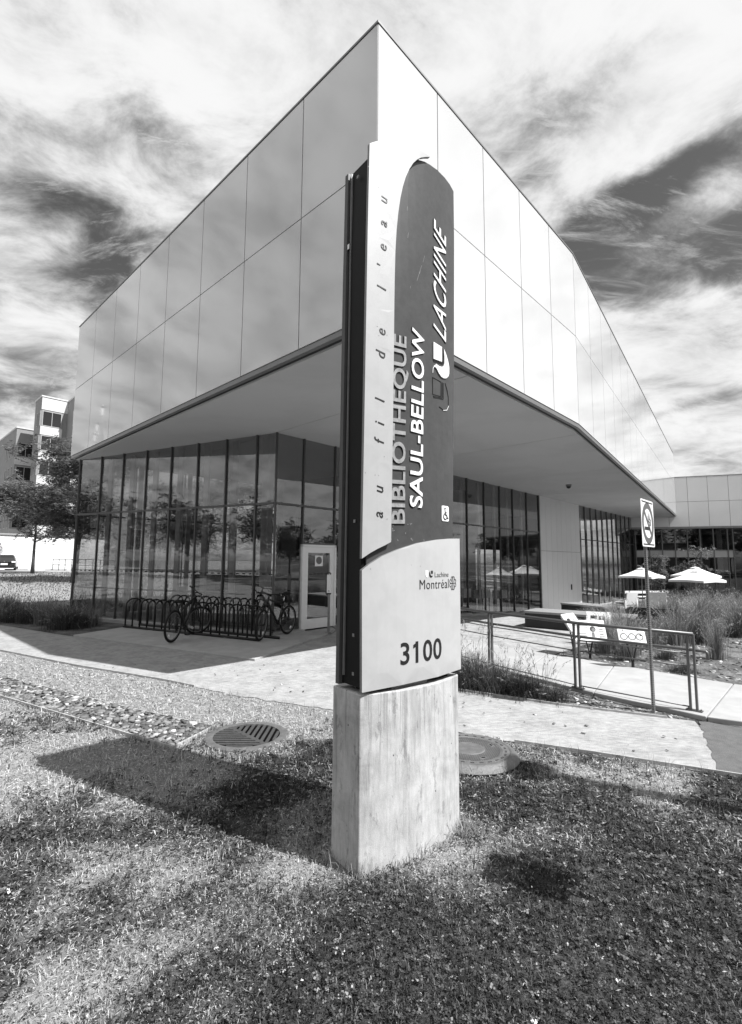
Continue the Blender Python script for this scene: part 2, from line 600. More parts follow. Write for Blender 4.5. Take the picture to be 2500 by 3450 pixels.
def dup(root, loc, rz=0.0, label=None, scale=None, group=None):
    r = root.copy()
    COL.objects.link(r)
    r.location = loc
    r.rotation_euler = (0, 0, rz)
    if scale:
        r.scale = scale if isinstance(scale, tuple) else (scale,) * 3
    if label:
        r['label'] = label
    if group:
        r['group'] = group
    for ch in list(root.children):
        c = ch.copy()
        COL.objects.link(c)
        c.parent = r
        for g in list(ch.children):
            d = g.copy()
            COL.objects.link(d)
            d.parent = c
    return r


def sstep(a, b, x):
    t = np.clip((x - a) / (b - a), 0.0, 1.0)
    return t * t * (3 - 2 * t)


CX, CY = 0.06, 6.25
ER = Vector((0.687, 0.7266, 0)).normalized()
EL = Vector((-ER.y, ER.x, 0))


def zg(x, y):
    """height of the ground: level lawn, a courtyard that falls away behind, a rise towards the car park"""
    x = np.asarray(x, float)
    y = np.asarray(y, float)
    q = (x - CX) * EL.x + (y - CY) * EL.y
    return -0.72 * sstep(14, 27, y) * sstep(-2, 2, x) + 0.75 * sstep(16, 45, q)


def zgf(x, y):
    return float(zg(x, y))


def sheet(name, poly, m, dz, step=None, kind='structure', parent=None):
    """polygon draped on the ground at dz above it"""
    bm = bmesh.new()
    vs = [bm.verts.new((x, y, 0)) for x, y in poly]
    f = bm.faces.new(vs)
    f.normal_update()
    if f.normal.z < 0:
        f.normal_flip()
    if step:
        xs = [p[0] for p in poly]
        ys = [p[1] for p in poly]
        for ax, lo, hi in ((0, min(xs), max(xs)), (1, min(ys), max(ys))):
            k = math.ceil(lo / step) * step
            while k < hi:
                co = [0, 0, 0]
                no = [0, 0, 0]
                co[ax] = k
                no[ax] = 1
                bmesh.ops.bisect_plane(bm, geom=bm.verts[:] + bm.edges[:] + bm.faces[:], plane_co=co, plane_no=no)
                k += step
    bmesh.ops.triangulate(bm, faces=bm.faces[:])
    for v in bm.verts:
        v.co.z = zgf(v.co.x, v.co.y) + dz
    me = bpy.data.meshes.new(name)
    bm.to_mesh(me)
    bm.free()
    o = link(name, me, m, parent)
    if kind and parent is None:
        o['kind'] = kind
    return o


def np_mesh(name, V, quads=None, tris=None, tone=None):
    """fast mesh from numpy arrays; tone is one value per face"""
    me = bpy.data.meshes.new(name)
    nq = 0 if quads is None else len(quads)
    nt = 0 if tris is None else len(tris)
    me.vertices.add(len(V))
    me.vertices.foreach_set('co', np.asarray(V, np.float32).ravel())
    li = []
    if nq:
        li.append(np.asarray(quads, np.int32).ravel())
    if nt:
        li.append(np.asarray(tris, np.int32).ravel())
    li = np.concatenate(li)
    me.loops.add(len(li))
    me.loops.foreach_set('vertex_index', li)
    me.polygons.add(nq + nt)
    st = np.concatenate([np.arange(nq) * 4, nq * 4 + np.arange(nt) * 3]).astype(np.int32)
    me.polygons.foreach_set('loop_start', st)
    me.update(calc_edges=True)
    if tone is not None:
        a = me.attributes.new('tone', 'FLOAT', 'FACE')
        a.data.foreach_set('value', np.asarray(tone, np.float32))
    return me


def blades(P, H, W, AZ, BEND, tone, segs=2):
    """curved tapering blades; P root points (n,3)"""
    n = len(P)
    d = np.stack([np.cos(AZ), np.sin(AZ), np.zeros(n)], 1)
    s = np.stack([-np.sin(AZ), np.cos(AZ), np.zeros(n)], 1)
    V = []
    for k in range(segs + 1):
        t = k / segs
        ang = BEND * t
        up = H * (np.sin(np.minimum(ang, 3.0)) / np.maximum(BEND, 1e-3))
        out = H * ((1 - np.cos(ang)) / np.maximum(BEND, 1e-3))
        c = P + d * out[:, None]
        c[:, 2] += up
        w = (W * (1 - t) ** 0.7 * 0.5)[:, None]
        if k < segs:
            V += [c - s * w, c + s * w]
        else:
            V += [c]
    V = np.stack(V, 1)
    m = V.shape[1]
    base = (np.arange(n) * m)[:, None]
    quads = [base + np.array([[2 * k, 2 * k + 1, 2 * k + 3, 2 * k + 2]]) for k in range(segs - 1)]
    tri = base + np.array([[2 * (segs - 1), 2 * (segs - 1) + 1, 2 * segs]])
    q = np.concatenate(quads, 0) if quads else None
    tq = np.tile(tone, segs - 1) if quads else np.zeros(0)
    return V.reshape(-1, 3), q, tri, np.concatenate([tq, tone])


def leaf_quads(P, N, A, L, W, tone):
    """diamond leaves at P with long axis A, face normal about N"""
    B = np.cross(N, A)
    B /= np.maximum(np.linalg.norm(B, axis=1), 1e-6)[:, None]
    V = np.stack([P - A * (L / 2)[:, None], P + B * (W / 2)[:, None], P + A * (L / 2)[:, None], P - B * (W / 2)[:, None]], 1)
    n = len(P)
    q = np.arange(n * 4).reshape(n, 4)
    return V.reshape(-1, 3), q, tone


def unit(v):
    return v / np.maximum(np.linalg.norm(v, axis=-1, keepdims=True), 1e-9)


def in_poly(X, Y, poly):
    c = np.zeros(len(X), bool)
    n = len(poly)
    for i in range(n):
        x0, y0 = poly[i]
        x1, y1 = poly[(i + 1) % n]
        if y0 == y1:
            continue
        k = ((y0 > Y) != (y1 > Y)) & (X < (x1 - x0) * (Y - y0) / (y1 - y0) + x0)
        c ^= k
    return c


def vnoise(X, Y, s, seed=0):
    """cheap smooth value noise 0..1"""
    r = np.random.default_rng(seed)
    T = r.random((64, 64))
    x, y = X * s, Y * s
    xi, yi = np.floor(x).astype(int), np.floor(y).astype(int)
    fx, fy = x - xi, y - yi
    fx, fy = fx * fx * (3 - 2 * fx), fy * fy * (3 - 2 * fy)
    g = lambda a, b: T[a % 64, b % 64]
    return (g(xi, yi) * (1 - fx) + g(xi + 1, yi) * fx) * (1 - fy) + (g(xi, yi + 1) * (1 - fx) + g(xi + 1, yi + 1) * fx) * fy

# ------------------------------------------------------------------ ground and paving


def dryness(X, Y):
    """0 lush, 1 straw: dry along the path and in the open lawn on the left, lush on the near right"""
    n = vnoise(X, Y, 0.9, 1) * .5 + vnoise(X, Y, 2.3, 2) * .3 + vnoise(X, Y, 6.0, 3) * .2
    left = sstep(0.6, -2.2, X)
    # distance to the path edge
    d = (Y - (5.75 - 0.487 * X)) * 0.9
    near_path = sstep(-1.4, -0.15, d)
    return np.clip((n - .5) * 2.9 + .04 + .95 * left * sstep(1.9, 3.4, Y) + .75 * near_path * sstep(1.2, -.2, X) + .10 * near_path - .16 * sstep(.3, 1.5, X), 0, 1)


def build_ground():
    xs = [-900, -500, -250, -150, -110, -85, -65, -55] + list(np.arange(-48, -9, 0.75)) + list(np.arange(-9, 4.5, 0.2)) + list(np.arange(4.5, 36.01, 0.75)) + [45, 60, 85, 120, 200, 400, 900]
    ys = [-900, -400, -180, -90, -50, -25, -10, -4] + list(np.arange(0, 10, 0.2)) + list(np.arange(10, 66, 0.75)) + [70, 80, 95, 120, 180, 300, 500, 900]
    X, Y = np.meshgrid(xs, ys)
    V = np.stack([X.ravel(), Y.ravel(), zg(X.ravel(), Y.ravel())], 1)
    nx, ny = len(xs), len(ys)
    i, j = np.meshgrid(np.arange(nx - 1), np.arange(ny - 1))
    a = (j * nx + i).ravel()
    q = np.stack([a, a + 1, a + nx + 1, a + nx], 1)
    me = np_mesh('ground', V, q)
    at = me.attributes.new('dry', 'FLOAT', 'POINT')
    at.data.foreach_set('value', dryness(V[:, 0], V[:, 1]).astype(np.float32))
    tag(link('ground', me, M_SOIL), kind='structure')


build_ground()

PATH_FRONT = [(-26, 21.5), (-14.5, 14.2), (-10.2, 11.55), (-7.34, 9.85), (-4.93, 8.45), (-3.1, 7.52), (-2.5, 7.16), (-1.82, 6.73), (-0.83, 6.27), (-0.48, 6.13), (0.5, 5.62),
              (1.45, 5.09), (2.12, 4.80), (3.17, 4.31), (5.0, 3.42), (9.0, 1.4), (16, -2.4)]
PATH_BACK_L = [(-0.9, 12.9), (-1.04, 12.08), (-2.07, 8.95), (-6.95, 11.62), (-10.11, 13.54), (-14, 15.8), (-25, 23.2)]
WALK_LOW = [(-0.55, 13.0), (0.3, 11.15), (1.61, 9.0), (2.01, 8.36), (2.88, 6.99), (3.86, 5.78), (4.25, 5.42), (9, 3.0), (15, -0.5)]
WALK_UP = [(15, 2.2), (9.3, 5.1), (5.30, 7.31), (3.99, 8.92), (2.61, 10.51), (2.2, 11.1), (0.55, 13.55)]


def ragged(pl, amp, step, seed):
    """break a straight edge up the way trodden grit spreads over turf"""
    r = random.Random(seed)
    out = []
    for a, b in zip(pl, pl[1:]):
        d = math.dist(a, b)
        n = max(1, int(d / step))
        for k in range(n):
            t = k / n
            j = amp * (r.random() - .5) * 2 if k else 0
            out.append((a[0] + (b[0] - a[0]) * t + j * .45, a[1] + (b[1] - a[1]) * t + j))
    return out + [pl[-1]]


gp = ragged(PATH_FRONT[:14], .035, .09, 5) + [(3.71, 5.77), (2.38, 6.41), (1.25, 7.09), (0.2, 9.6), (-0.6, 12.4)] + PATH_BACK_L
sheet('gravel_path', gp, M_DUST, 0.008, 1.5)
sheet('asphalt_path', PATH_FRONT[13:] + [(16, -1.2), (9, 2.85), (4.25, 5.36), (3.83, 5.73)] + [(3.74 - 0.72 * k / 24 + 0.012 * math.sin(k * 1.3) + 0.012 * math.sin(k * 3.1 + 1), 5.75 - 1.34 * k / 24) for k in range(25)], M_ASPH, 0.012)

pad = thing('concrete_pad', None, None)
tag(pad, kind='structure')
for i, poly in enumerate(([(-6.95, 11.63), (-2.07, 8.96), (-1.46, 10.85), (-2.30, 11.42), (-6.30, 13.55)], [(-1.455, 10.87), (-1.04, 12.08), (-0.92, 12.9), (-1.02, 13.25), (-2.28, 11.72), (-2.28, 11.43)])):
    MB().prism(poly, -0.05, 0.045).build('slab', M_PAD, pad, bevel=0.008)

walk = thing('sidewalk', None, None)
tag(walk, kind='structure')


def walk_pt(pl, t):
    """point at path length t along a polyline"""
    for a, b in zip(pl, pl[1:]):
        d = math.dist(a, b)
        if t <= d:
            return (a[0] + (b[0] - a[0]) * t / d, a[1] + (b[1] - a[1]) * t / d)
        t -= d
    return pl[-1]


lowl = WALK_LOW
upl = WALK_UP[::-1]
cuts = [((-0.55, 13.0), (0.55, 13.55)), ((0.33, 11.1), (1.55, 12.1)), ((1.40, 9.35), (2.62, 10.5)), ((2.35, 7.83), (3.42, 9.6)), ((3.03, 6.80), (4.23, 8.63)),
        ((3.86, 5.78), (5.30, 7.31)), ((6.2, 4.45), (7.2, 6.25)), ((9.0, 3.0), (9.3, 5.1)), ((15, -0.5), (15, 2.2))]
for (a, b), (c_, d_) in zip(cuts, cuts[1:]):
    va, vb, vc, vd = Vector(a), Vector(b), Vector(c_), Vector(d_)
    g = 0.006
    e1 = (vc - va).normalized() * g
    e2 = (vd - vb).normalized() * g
    MB().prism([tuple(va + e1), tuple(vc - e1), tuple(vd - e2), tuple(vb + e2)], -0.05, 0.055).build('slab', M_WALK, walk, bevel=0.01)

sheet('mulch_strip', [(1.25, 7.09), (2.38, 6.41), (3.72, 5.77), (2.85, 6.97), (1.98, 8.34), (1.58, 8.98), (0.25, 11.1), (-0.3, 12.3), (0.2, 9.6)], M_MULCH, 0.014)
sheet('mulch_bed', [(3.45, 9.55), (4.03, 8.96), (5.34, 7.35), (9.4, 5.15), (15, 2.3), (40, 4), (40, 26), (17.5, 30.5), (12.0, 25.5), (9.6, 20.5), (8.6, 15.5), (6.2, 12.2), (4.6, 10.8)], M_MULCH, 0.012, 0.75)
sheet('gravel_court', [(0.6, 13.6), (1.6, 12.1), (2.66, 10.56), (3.45, 9.6), (4.6, 10.8), (6.2, 12.2), (8.6, 15.5), (9.6, 20.5), (12, 25.5), (17.2, 30.5), (16.6, 32.0), (-1.0, 13.5)], M_BEDDUST, 0.008, 0.75)
sheet('plant_bed', [(-6.98, 11.66), (-6.33, 13.55), (-9.3, 15.25), (-9.6, 15.6), (-9.3, 16.4), (-15.5, 19.0), (-16.5, 17.6), (-14, 15.84), (-10.11, 13.58)], M_MULCH, 0.010, 0.75)
sheet('parking_lot', [(-75, 36), (-40, 31.5), (-24, 40.5), (-15, 50), (-20, 56), (-34, 50), (-60, 66)], M_WALK, 0.014, 1.5)
sheet('street', [(-120, -34), (140, -14), (140, -24), (-120, -44)], M_ASPH, 0.012)


# metal lawn edging
def edging(name, pts, label, h=0.035, w=0.012, m=None):
    mb = MB()
    for a, b in zip(pts, pts[1:]):
        mb.beam((a[0], a[1], zgf(*a) + h / 2), (b[0], b[1], zgf(*b) + h / 2), w, h)
    tag(mb.build(name, m or M_EDGING, bevel=0.003), label, 'lawn edging')


edging('path_edging', [(p[0], p[1] - 0.01) for p in PATH_FRONT[2:7]], 'pale thin metal edging between the dusty path and the lawn left of the sign')
edging('path_edging', [(p[0], p[1] - 0.01) for p in PATH_FRONT[11:16]], 'pale thin metal edging between the lawn and the dusty path right of the manhole')
edging('bed_edging', [(1.2, 7.05), (2.38, 6.36), (3.45, 5.86)], 'thin metal edging along the mulch strip under the railing')
PEB = [(-5.0, 6.68), (-1.87, 4.85), (-1.67, 5.45), (-2.87, 6.06), (-9.3, 9.75), (-9.7, 9.4)]
sheet('slate_chip_strip', PEB, M_MULCH, 0.006)
edging('strip_edging', [(-9.7, 9.42), (-5.0, 6.66), (-1.87, 4.84)], 'double pale edging on the near side of the slate chip strip', 0.04, 0.014)
edging('strip_edging', [(-1.87, 4.84), (-1.67, 5.45)], 'short edging closing the end of the slate chip strip by the drain', 0.04, 0.012)
edging('strip_edging', [(-1.67, 5.45), (-2.87, 6.07), (-9.3, 9.78)], 'thin edging on the far side of the slate chip strip', 0.03, 0.010)


def chips(name, poly, n, smin, smax, m, z0=0.006, seed=1, flat=0.3):
    """loose angular stone or bark chips"""
    r = np.random.default_rng(seed)
    xs = [p[0] for p in poly]
    ys = [p[1] for p in poly]
    X = r.uniform(min(xs), max(xs), n * 4)
    Y = r.uniform(min(ys), max(ys), n * 4)
    k = in_poly(X, Y, poly)
    X, Y = X[k][:n], Y[k][:n]
    n = len(X)
    S = r.uniform(smin, smax, n)
    cube = np.array([[-1, -1, -1], [1, -1, -1], [1, 1, -1], [-1, 1, -1], [-.8, -.7, 1], [.7, -.8, 1], [.8, .8, 1], [-.7, .7, 1]], float)
    V = cube[None] * (1 + r.uniform(-.35, .35, (n, 8, 3)))
    V *= (S[:, None] * np.stack([r.uniform(.7, 1.3, n), r.uniform(.4, .9, n), r.uniform(.6, 1.2, n) * flat], 1))[:, None, :] * 0.5
    a = r.uniform(0, 6.283, n)
    ti = r.uniform(-.5, .5, n)
    ca, sa, ct, st = np.cos(a), np.sin(a), np.cos(ti), np.sin(ti)
    x, y, z = V[..., 0].copy(), V[..., 1].copy(), V[..., 2].copy()
    x2 = x * ct[:, None] + z * st[:, None]
    z2 = -x * st[:, None] + z * ct[:, None]
    V[..., 0] = x2 * ca[:, None] - y * sa[:, None] + X[:, None]
    V[..., 1] = x2 * sa[:, None] + y * ca[:, None] + Y[:, None]
    V[..., 2] = z2 + (zg(X, Y) + z0 + S * flat * 0.35 + r.uniform(0, .012, n))[:, None]
    q = np.array([[0, 3, 2, 1], [4, 5, 6, 7], [0, 1, 5, 4], [1, 2, 6, 5], [2, 3, 7, 6], [3, 0, 4, 7]])
    Q = (np.arange(n)[:, None, None] * 8 + q[None]).reshape(-1, 4)
    tone = np.repeat(np.clip(r.lognormal(-.05, .6, n), .2, 3.2), 6)
    o = link(name, np_mesh(name, V.reshape(-1, 3), Q, tone=tone), m)
    return tag(o, kind='stuff')


chips('slate_gravel', PEB, 5200, 0.03, 0.085, M_STONE, seed=3)
chips('bark_litter', [(1.25, 7.05), (2.38, 6.36), (3.72, 5.77), (2.85, 6.97), (1.98, 8.34), (1.58, 8.98)], 1100, 0.015, 0.06, M_STONE, seed=4, flat=0.2)
chips('mulch_litter', [(3.5, 9.6), (4.03, 9.0), (5.34, 7.4), (9.4, 5.2), (15, 2.3), (18, 8), (16, 17), (8, 16), (5, 11)], 6000, 0.03, 0.11, M_STONE, seed=5, flat=0.2)
chips('path_debris', [(-5, 8.6), (0, 6.1), (1.4, 5.3), (3.0, 4.6), (3.5, 5.5), (1.2, 6.9), (-2, 8.8)], 70, 0.012, 0.04, M_STONE, seed=6, flat=0.2, z0=0.012)

# ------------------------------------------------------------------ library building
LIB = thing('library_building', 'white glass-panelled library volume overhanging a glazed ground floor', 'building')
S0, SP, SM, ST = 5.06, 5.13, 7.35, 9.5
C0 = Vector((CX, CY, 0))
F0 = C0 + ER * 7.22
D2 = Vector((0.5902, 0.8073, 0))
N_R = Vector((ER.y, -ER.x, 0))
N_L = -ER
N_2 = Vector((D2.y, -D2.x, 0))
E0 = F0 + D2 * 27.54
E2 = E0 + Vector((-D2.y, D2.x, 0)) * 10
L0 = C0 + EL * 13.5
L2 = L0 + ER * 22
VOL = [C0, F0, E0, E2, L2, L0]


def inset(poly, d):
    out = []
    n = len(poly)
    for i in range(n):
        p0, p1, p2 = poly[i - 1], poly[i], poly[(i + 1) % n]
        a, b = (p1 - p0).normalized(), (p2 - p1).normalized()
        na, nb = Vector((-a.y, a.x, 0)), Vector((-b.y, b.x, 0))
        k = d / (1 + na.dot(nb))
        out.append(p1 + (na + nb) * k)
    return out


def xy(l):
    return [(p.x, p.y) for p in l]


def panel_mesh(w, h, t=0.03):
    mb = MB()
    mb.box(0.010, w - 0.010, -t, 0, 0.010, h - 0.010)
    return mb.mesh('panel')


def face_panels(parent, origin, d, nrm, n, w, rows, mat_, name='panel', t=0.03):
    for z0, z1 in rows:
        me = panel_mesh(w, z1 - z0, t)
        me.materials.append(mat_)
        for i in range(n):
            o = link(name, me, None, parent)
            p = origin + d * (i * w)
            # local x along the wall, local -y towards the inside (y = outward 0)
            o.matrix_local = Matrix(((d.x, nrm.x, 0, p.x), (d.y, nrm.y, 0, p.y), (0, 0, 1, z0), (0, 0, 0, 1)))


face_panels(LIB, C0 + N_L * 0, EL, N_L, 8, 13.5 / 8, ((SP, SM), (SM, ST)), M_PANEL)
face_panels(LIB, C0, ER, N_R, 5, 7.22 / 5, ((SP, SM), (SM, ST)), M_PANEL)
face_panels(LIB, F0, D2, N_2, 17, 1.62, ((SP, SM), (SM, ST)), M_PANEL)
MB().prism(xy(inset(VOL, 0.034)), SP, ST - 0.02).build('panel_backing', M_PBACK, LIB)
MB().prism(xy(inset(VOL, -0.012)), ST + 0.002, ST + 0.035).build('parapet_cap', M_FASCIA, LIB)
MB().prism(xy(inset(VOL, 0.012)), S0 - 0.015, SP - 0.004).build('fascia', M_FASCIA, LIB)


def clip(poly, p, n):
    out = []
    m = len(poly)
    for i in range(m):
        a, b = poly[i], poly[(i + 1) % m]
        da, db = (a - p).dot(n), (b - p).dot(n)
        if da >= 0:
            out.append(a)
        if (da > 0 > db) or (da < 0 < db):
            out.append(a + (b - a) * (da / (da - db)))
    return out


inn = inset(VOL, 0.14)
MB().prism(xy(inset(VOL, 0.09)), S0 - 0.018, S0 - 0.0155).build('drip_groove', M_DARK, LIB)
rcut = [-1, 2.46, 7.66, 12.9, 18.1, 23.3, 28.5, 40]
for a, b in zip(rcut, rcut[1:]):
    pc = clip(clip(inn, C0 + ER * (a + 0.010), ER), C0 + ER * (b - 0.010), -ER)
    if len(pc) > 2:
        MB().prism(xy(pc), S0 - 0.06, S0 - 0.0185).build('soffit_panel', M_SOFFIT, LIB)
SOF = S0 - 0.062

G0 = Vector((-9.35, 15.42, 0))
G1 = Vector((-2.36, 11.93, 0))
G2 = Vector((18.85, 34.92, 0))
GL = (G0 - G1).normalized()
GR = (G2 - G1).normalized()
NGL = Vector((-GL.y, GL.x, 0)) * -1     # inward normals
if NGL.y < 0:
    NGL = -NGL
NGR = Vector((-GR.y, GR.x, 0))
G0B = G0 + ER * 14
TR = 3.22


def base_z(p):
    return min(0.085, zgf(p.x, p.y) + 0.085)


def glaze(parent, a, d, nin, stops, mat_, ztop, transoms, skip=(), mull=0.034, depth=0.06, plinth=True):
    """panes between vertical mullions at the given offsets"""
    for i, (s0, s1) in enumerate(zip(stops, stops[1:])):
        if i in skip:
            continue
        p0, p1 = a + d * s0, a + d * s1
        zb = base_z((p0 + p1) / 2)
        zz = [zb] + [t for t in transoms if t > zb] + [ztop]
        for z0, z1 in zip(zz, zz[1:]):
            c = (p0 + p1) / 2 + nin * 0.02
            mb = MB()
            mb.obox((c.x, c.y, (z0 + z1) / 2), d * ((s1 - s0) / 2 - 0.004), nin * 0.004, (0, 0, (z1 - z0) / 2 - 0.004))
            mb.build('glass_pane', mat_, parent)
        for t in transoms:
            mb = MB()
            mb.beam((p0.x + d.x * .03, p0.y + d.y * .03, t), (p1.x - d.x * .03, p1.y - d.y * .03, t), 0.07, 0.05)
            mb.build('transom', M_MULL, parent)
        if plinth:
            q0, q1 = p0 - nin * 0.05, p1 - nin * 0.05
            mb = MB()
            mb.beam((q0.x, q0.y, zb - 0.10), (q1.x, q1.y, zb - 0.10), 0.24, 0.19)
            mb.build('plinth', M_WALK, parent)
    for s in stops:
        p = a + d * s
        zb = base_z(p) - 0.02
        mb = MB()
        mb.obox((p.x, p.y, (zb + ztop) / 2), d * mull / 2, nin * depth / 2, (0, 0, (ztop - zb) / 2))
        mb.build('mullion', M_MULL, parent)


lstops = [0.0, 0.62, 1.64, 2.66, 3.68, 4.70, 5.72, 6.74, 7.81]
glaze(LIB, G1, GL, NGL, lstops, M_GLASS, SOF, (TR,))
rstops = [0.0, 0.88, 2.0, 3.4, 4.75, 6.1, 7.45, 8.87, 10.16, 11.45, 12.63, 14.0, 15.32]
glaze(LIB, G1, GR, NGR, rstops, M_GLASS, SOF, (TR,), skip=(1,))
rst2 = [20.5] + [20.5 + 0.983 * k for k in range(1, 12)]
glaze(LIB, G1, GR, NGR, rst2, M_GLASS, SOF, (3.1,), depth=0.05)
bst = [0.0] + [1.75 * k for k in range(1, 9)]
glaze(LIB, G0, ER, Vector((ER.y, -ER.x, 0)), bst[0:5], M_GLASS, SOF, (TR,), plinth=False)

# painted steel fins standing inside behind each mullion
for a, d, nin, st, w in ((G1, GL, NGL, lstops[1:-1], 0.17), (G1, GR, NGR, rstops[:1] + rstops[3:-1], 0.15), (G1, GR, NGR, rst2[1:], 0.15), (G0, ER, Vector((ER.y, -ER.x, 0)), bst[1:5], 0.15)):
    for s in st:
        p = a + d * (s - (0.05 if d is GL else -0.05)) + nin * 0.30
        zb = base_z(p)
        mb = MB()
        mb.obox((p.x, p.y, (zb + SOF) / 2), d * w / 2, nin * 0.035, (0, 0, (SOF - zb) / 2))
        mb.build('steel_fin', M_LOUV if st[0] > 20 else M_FIN, LIB)

# white ribbed cladding between the two runs of glass
for k in range(8):
    s0 = 15.36 + 0.6425 * k
    s1 = s0 + 0.6425
    p0, p1 = G1 + GR * (s0 + 0.005), G1 + GR * (s1 - 0.005)
    zb = base_z((p0 + p1) / 2) - 0.05
    for z0, z1 in ((zb, 2.345), (2.36, SOF)):
        c = (p0 + p1) / 2 - NGR * 0.02
        MB().obox((c.x, c.y, (z0 + z1) / 2), (p1 - p0) / 2, NGR * 0.03, (0, 0, (z1 - z0) / 2)).build('cladding_panel', M_CLAD, LIB)
pa, pb = G1 + GR * 15.36, G1 + GR * 20.5
MB().obox(((pa.x + pb.x) / 2 + NGR.x * 0.06, (pa.y + pb.y) / 2 + NGR.y * 0.06, 2.2), (pb - pa) / 2, NGR * 0.045, (0, 0, 2.85)).build('wall', M_PBACK, LIB)
pl = G1 + GR * 19.0 - NGR * 0.065
MB().obox((pl.x, pl.y, 0.52), GR * 0.05, NGR * 0.02, (0, 0, 0.14)).build('wall_lamp', M_BLACK, LIB)

# floor, inner walls and what stands behind the glass
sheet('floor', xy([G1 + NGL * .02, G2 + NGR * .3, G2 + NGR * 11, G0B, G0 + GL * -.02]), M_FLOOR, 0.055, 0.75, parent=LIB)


def wall_run(a, d, nin, spans, z0, z1, m, t=0.12, name='inner_wall'):
    """spans: (s0, s1, lo, hi) solid pieces"""
    for s0, s1, lo, hi in spans:
        p0, p1 = a + d * s0, a + d * s1
        c = (p0 + p1) / 2
        MB().obox((c.x, c.y, (lo + hi) / 2), (p1 - p0) / 2, nin * t / 2, (0, 0, (hi - lo) / 2)).build(name, m, LIB)


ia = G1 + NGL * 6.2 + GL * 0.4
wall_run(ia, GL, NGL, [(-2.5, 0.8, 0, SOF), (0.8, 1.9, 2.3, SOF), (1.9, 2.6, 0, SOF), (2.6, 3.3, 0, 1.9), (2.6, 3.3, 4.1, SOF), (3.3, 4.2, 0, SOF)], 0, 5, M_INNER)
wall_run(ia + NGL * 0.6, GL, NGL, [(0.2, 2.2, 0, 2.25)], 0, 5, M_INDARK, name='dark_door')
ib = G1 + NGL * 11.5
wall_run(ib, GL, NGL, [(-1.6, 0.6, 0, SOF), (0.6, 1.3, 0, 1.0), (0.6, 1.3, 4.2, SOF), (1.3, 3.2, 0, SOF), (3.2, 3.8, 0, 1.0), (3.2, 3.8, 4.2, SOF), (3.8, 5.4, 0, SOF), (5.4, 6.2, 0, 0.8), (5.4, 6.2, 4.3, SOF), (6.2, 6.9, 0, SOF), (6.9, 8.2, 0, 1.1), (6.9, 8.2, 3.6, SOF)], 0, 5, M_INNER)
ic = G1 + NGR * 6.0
wall_run(ic, GR, NGR, [(4.5, 9.5, -0.7, SOF), (9.5, 11.0, 2.2, SOF), (11.0, 19.5, -0.7, SOF), (19.5, 23, 2.6, SOF), (23, 31, -0.8, SOF)], 0, 5, M_INDARK)


def bookcase(p, d, nrm, w=0.95, h=1.9):
    zb = base_z(p)
    mb = MB()
    dp = 0.3
    for s in (-w / 2, w / 2):
        q = p + d * s
        mb.obox((q.x, q.y, zb + h / 2), d * 0.02, nrm * dp / 2, (0, 0, h / 2))
    for k in range(6):
        mb.obox((p.x, p.y, zb + 0.05 + k * (h - 0.07) / 5), d * (w / 2 - .02), nrm * dp / 2, (0, 0, 0.015))
    q = p + nrm * (dp / 2)
    mb.obox((q.x, q.y, zb + h / 2), d * w / 2, nrm * 0.01, (0, 0, h / 2))
    root = thing('bookcase', None, 'bookcase', (0, 0, 0), 0, 'bookcases inside the library')
    mb.build('carcass', M_INDARK, root)
    r = random.Random(int(p.x * 100))
    for k in range(5):
        s = -w / 2 + 0.05
        bb = MB()
        while s < w / 2 - 0.08:
            bw = r.uniform(0.02, 0.05)
            bh = r.uniform(0.2, 0.3)
            q = p + d * (s + bw / 2)
            bb.obox((q.x, q.y, zb + 0.07 + k * (h - 0.07) / 5 + bh / 2), d * bw / 2 * .9, nrm * 0.1, (0, 0, bh / 2))
            s += bw
        bb.build('book_row', (M_INNER, M_WHITE, M_FLOOR)[k % 3], root)
    return root


for i, s in enumerate((9.2, 11.4, 13.2)):
    b_ = bookcase(G1 + GR * s + NGR * 3.2, GR, NGR)
    b_['label'] = ['tall dark bookcase behind the glass right of the sign', 'tall dark bookcase behind the middle panes before the white cladding', 'tall dark bookcase behind the glass next to the white cladding'][i]
for i, s in enumerate((8.8, 10.4, 12.0, 13.6)):
    p = G1 + GR * s + NGR * 1.2
    zb = base_z(p)
    t_ = thing('display_case', ['white box display case low behind the glass right of the sign', 'white box display case second along behind the glass', 'white box display case third along behind the glass', 'white box display case behind the glass nearest the white cladding'][i], 'display case', (p.x, p.y, zb - .02), math.atan2(GR.y, GR.x))
    MB().box(-0.35, 0.35, -0.2, 0.2, 0.62, 0.98).build('case', M_WHITE, t_)
    mb = MB()
    for a_ in (-0.3, 0.3):
        for b2 in (-0.16, 0.16):
            mb.box(a_ - .02, a_ + .02, b2 - .02, b2 + .02, 0, 0.62)
    mb.build('stand', M_INDARK, t_)


def table(p, rz, label):
    t_ = thing('reading_table', label, 'table', (p.x, p.y, base_z(p) - .03), rz)
    MB().box(-0.8, 0.8, -0.4, 0.4, 0.71, 0.745).build('tabletop', M_INNER, t_)
    for sx in (-0.72, 0.72):
        for sy in (-0.33, 0.33):
            MB().box(sx - .025, sx + .025, sy - .025, sy + .025, 0, 0.71).build('leg', M_BLACK, t_)


table(G1 + GL * 4.6 + NGL * 2.6, math.atan2(GL.y, GL.x), 'long reading table behind the glass left of the first bicycle')
table(G1 + GL * 2.2 + NGL * 3.4, math.atan2(GL.y, GL.x) + .3, 'long reading table behind the glass between the two bicycles')


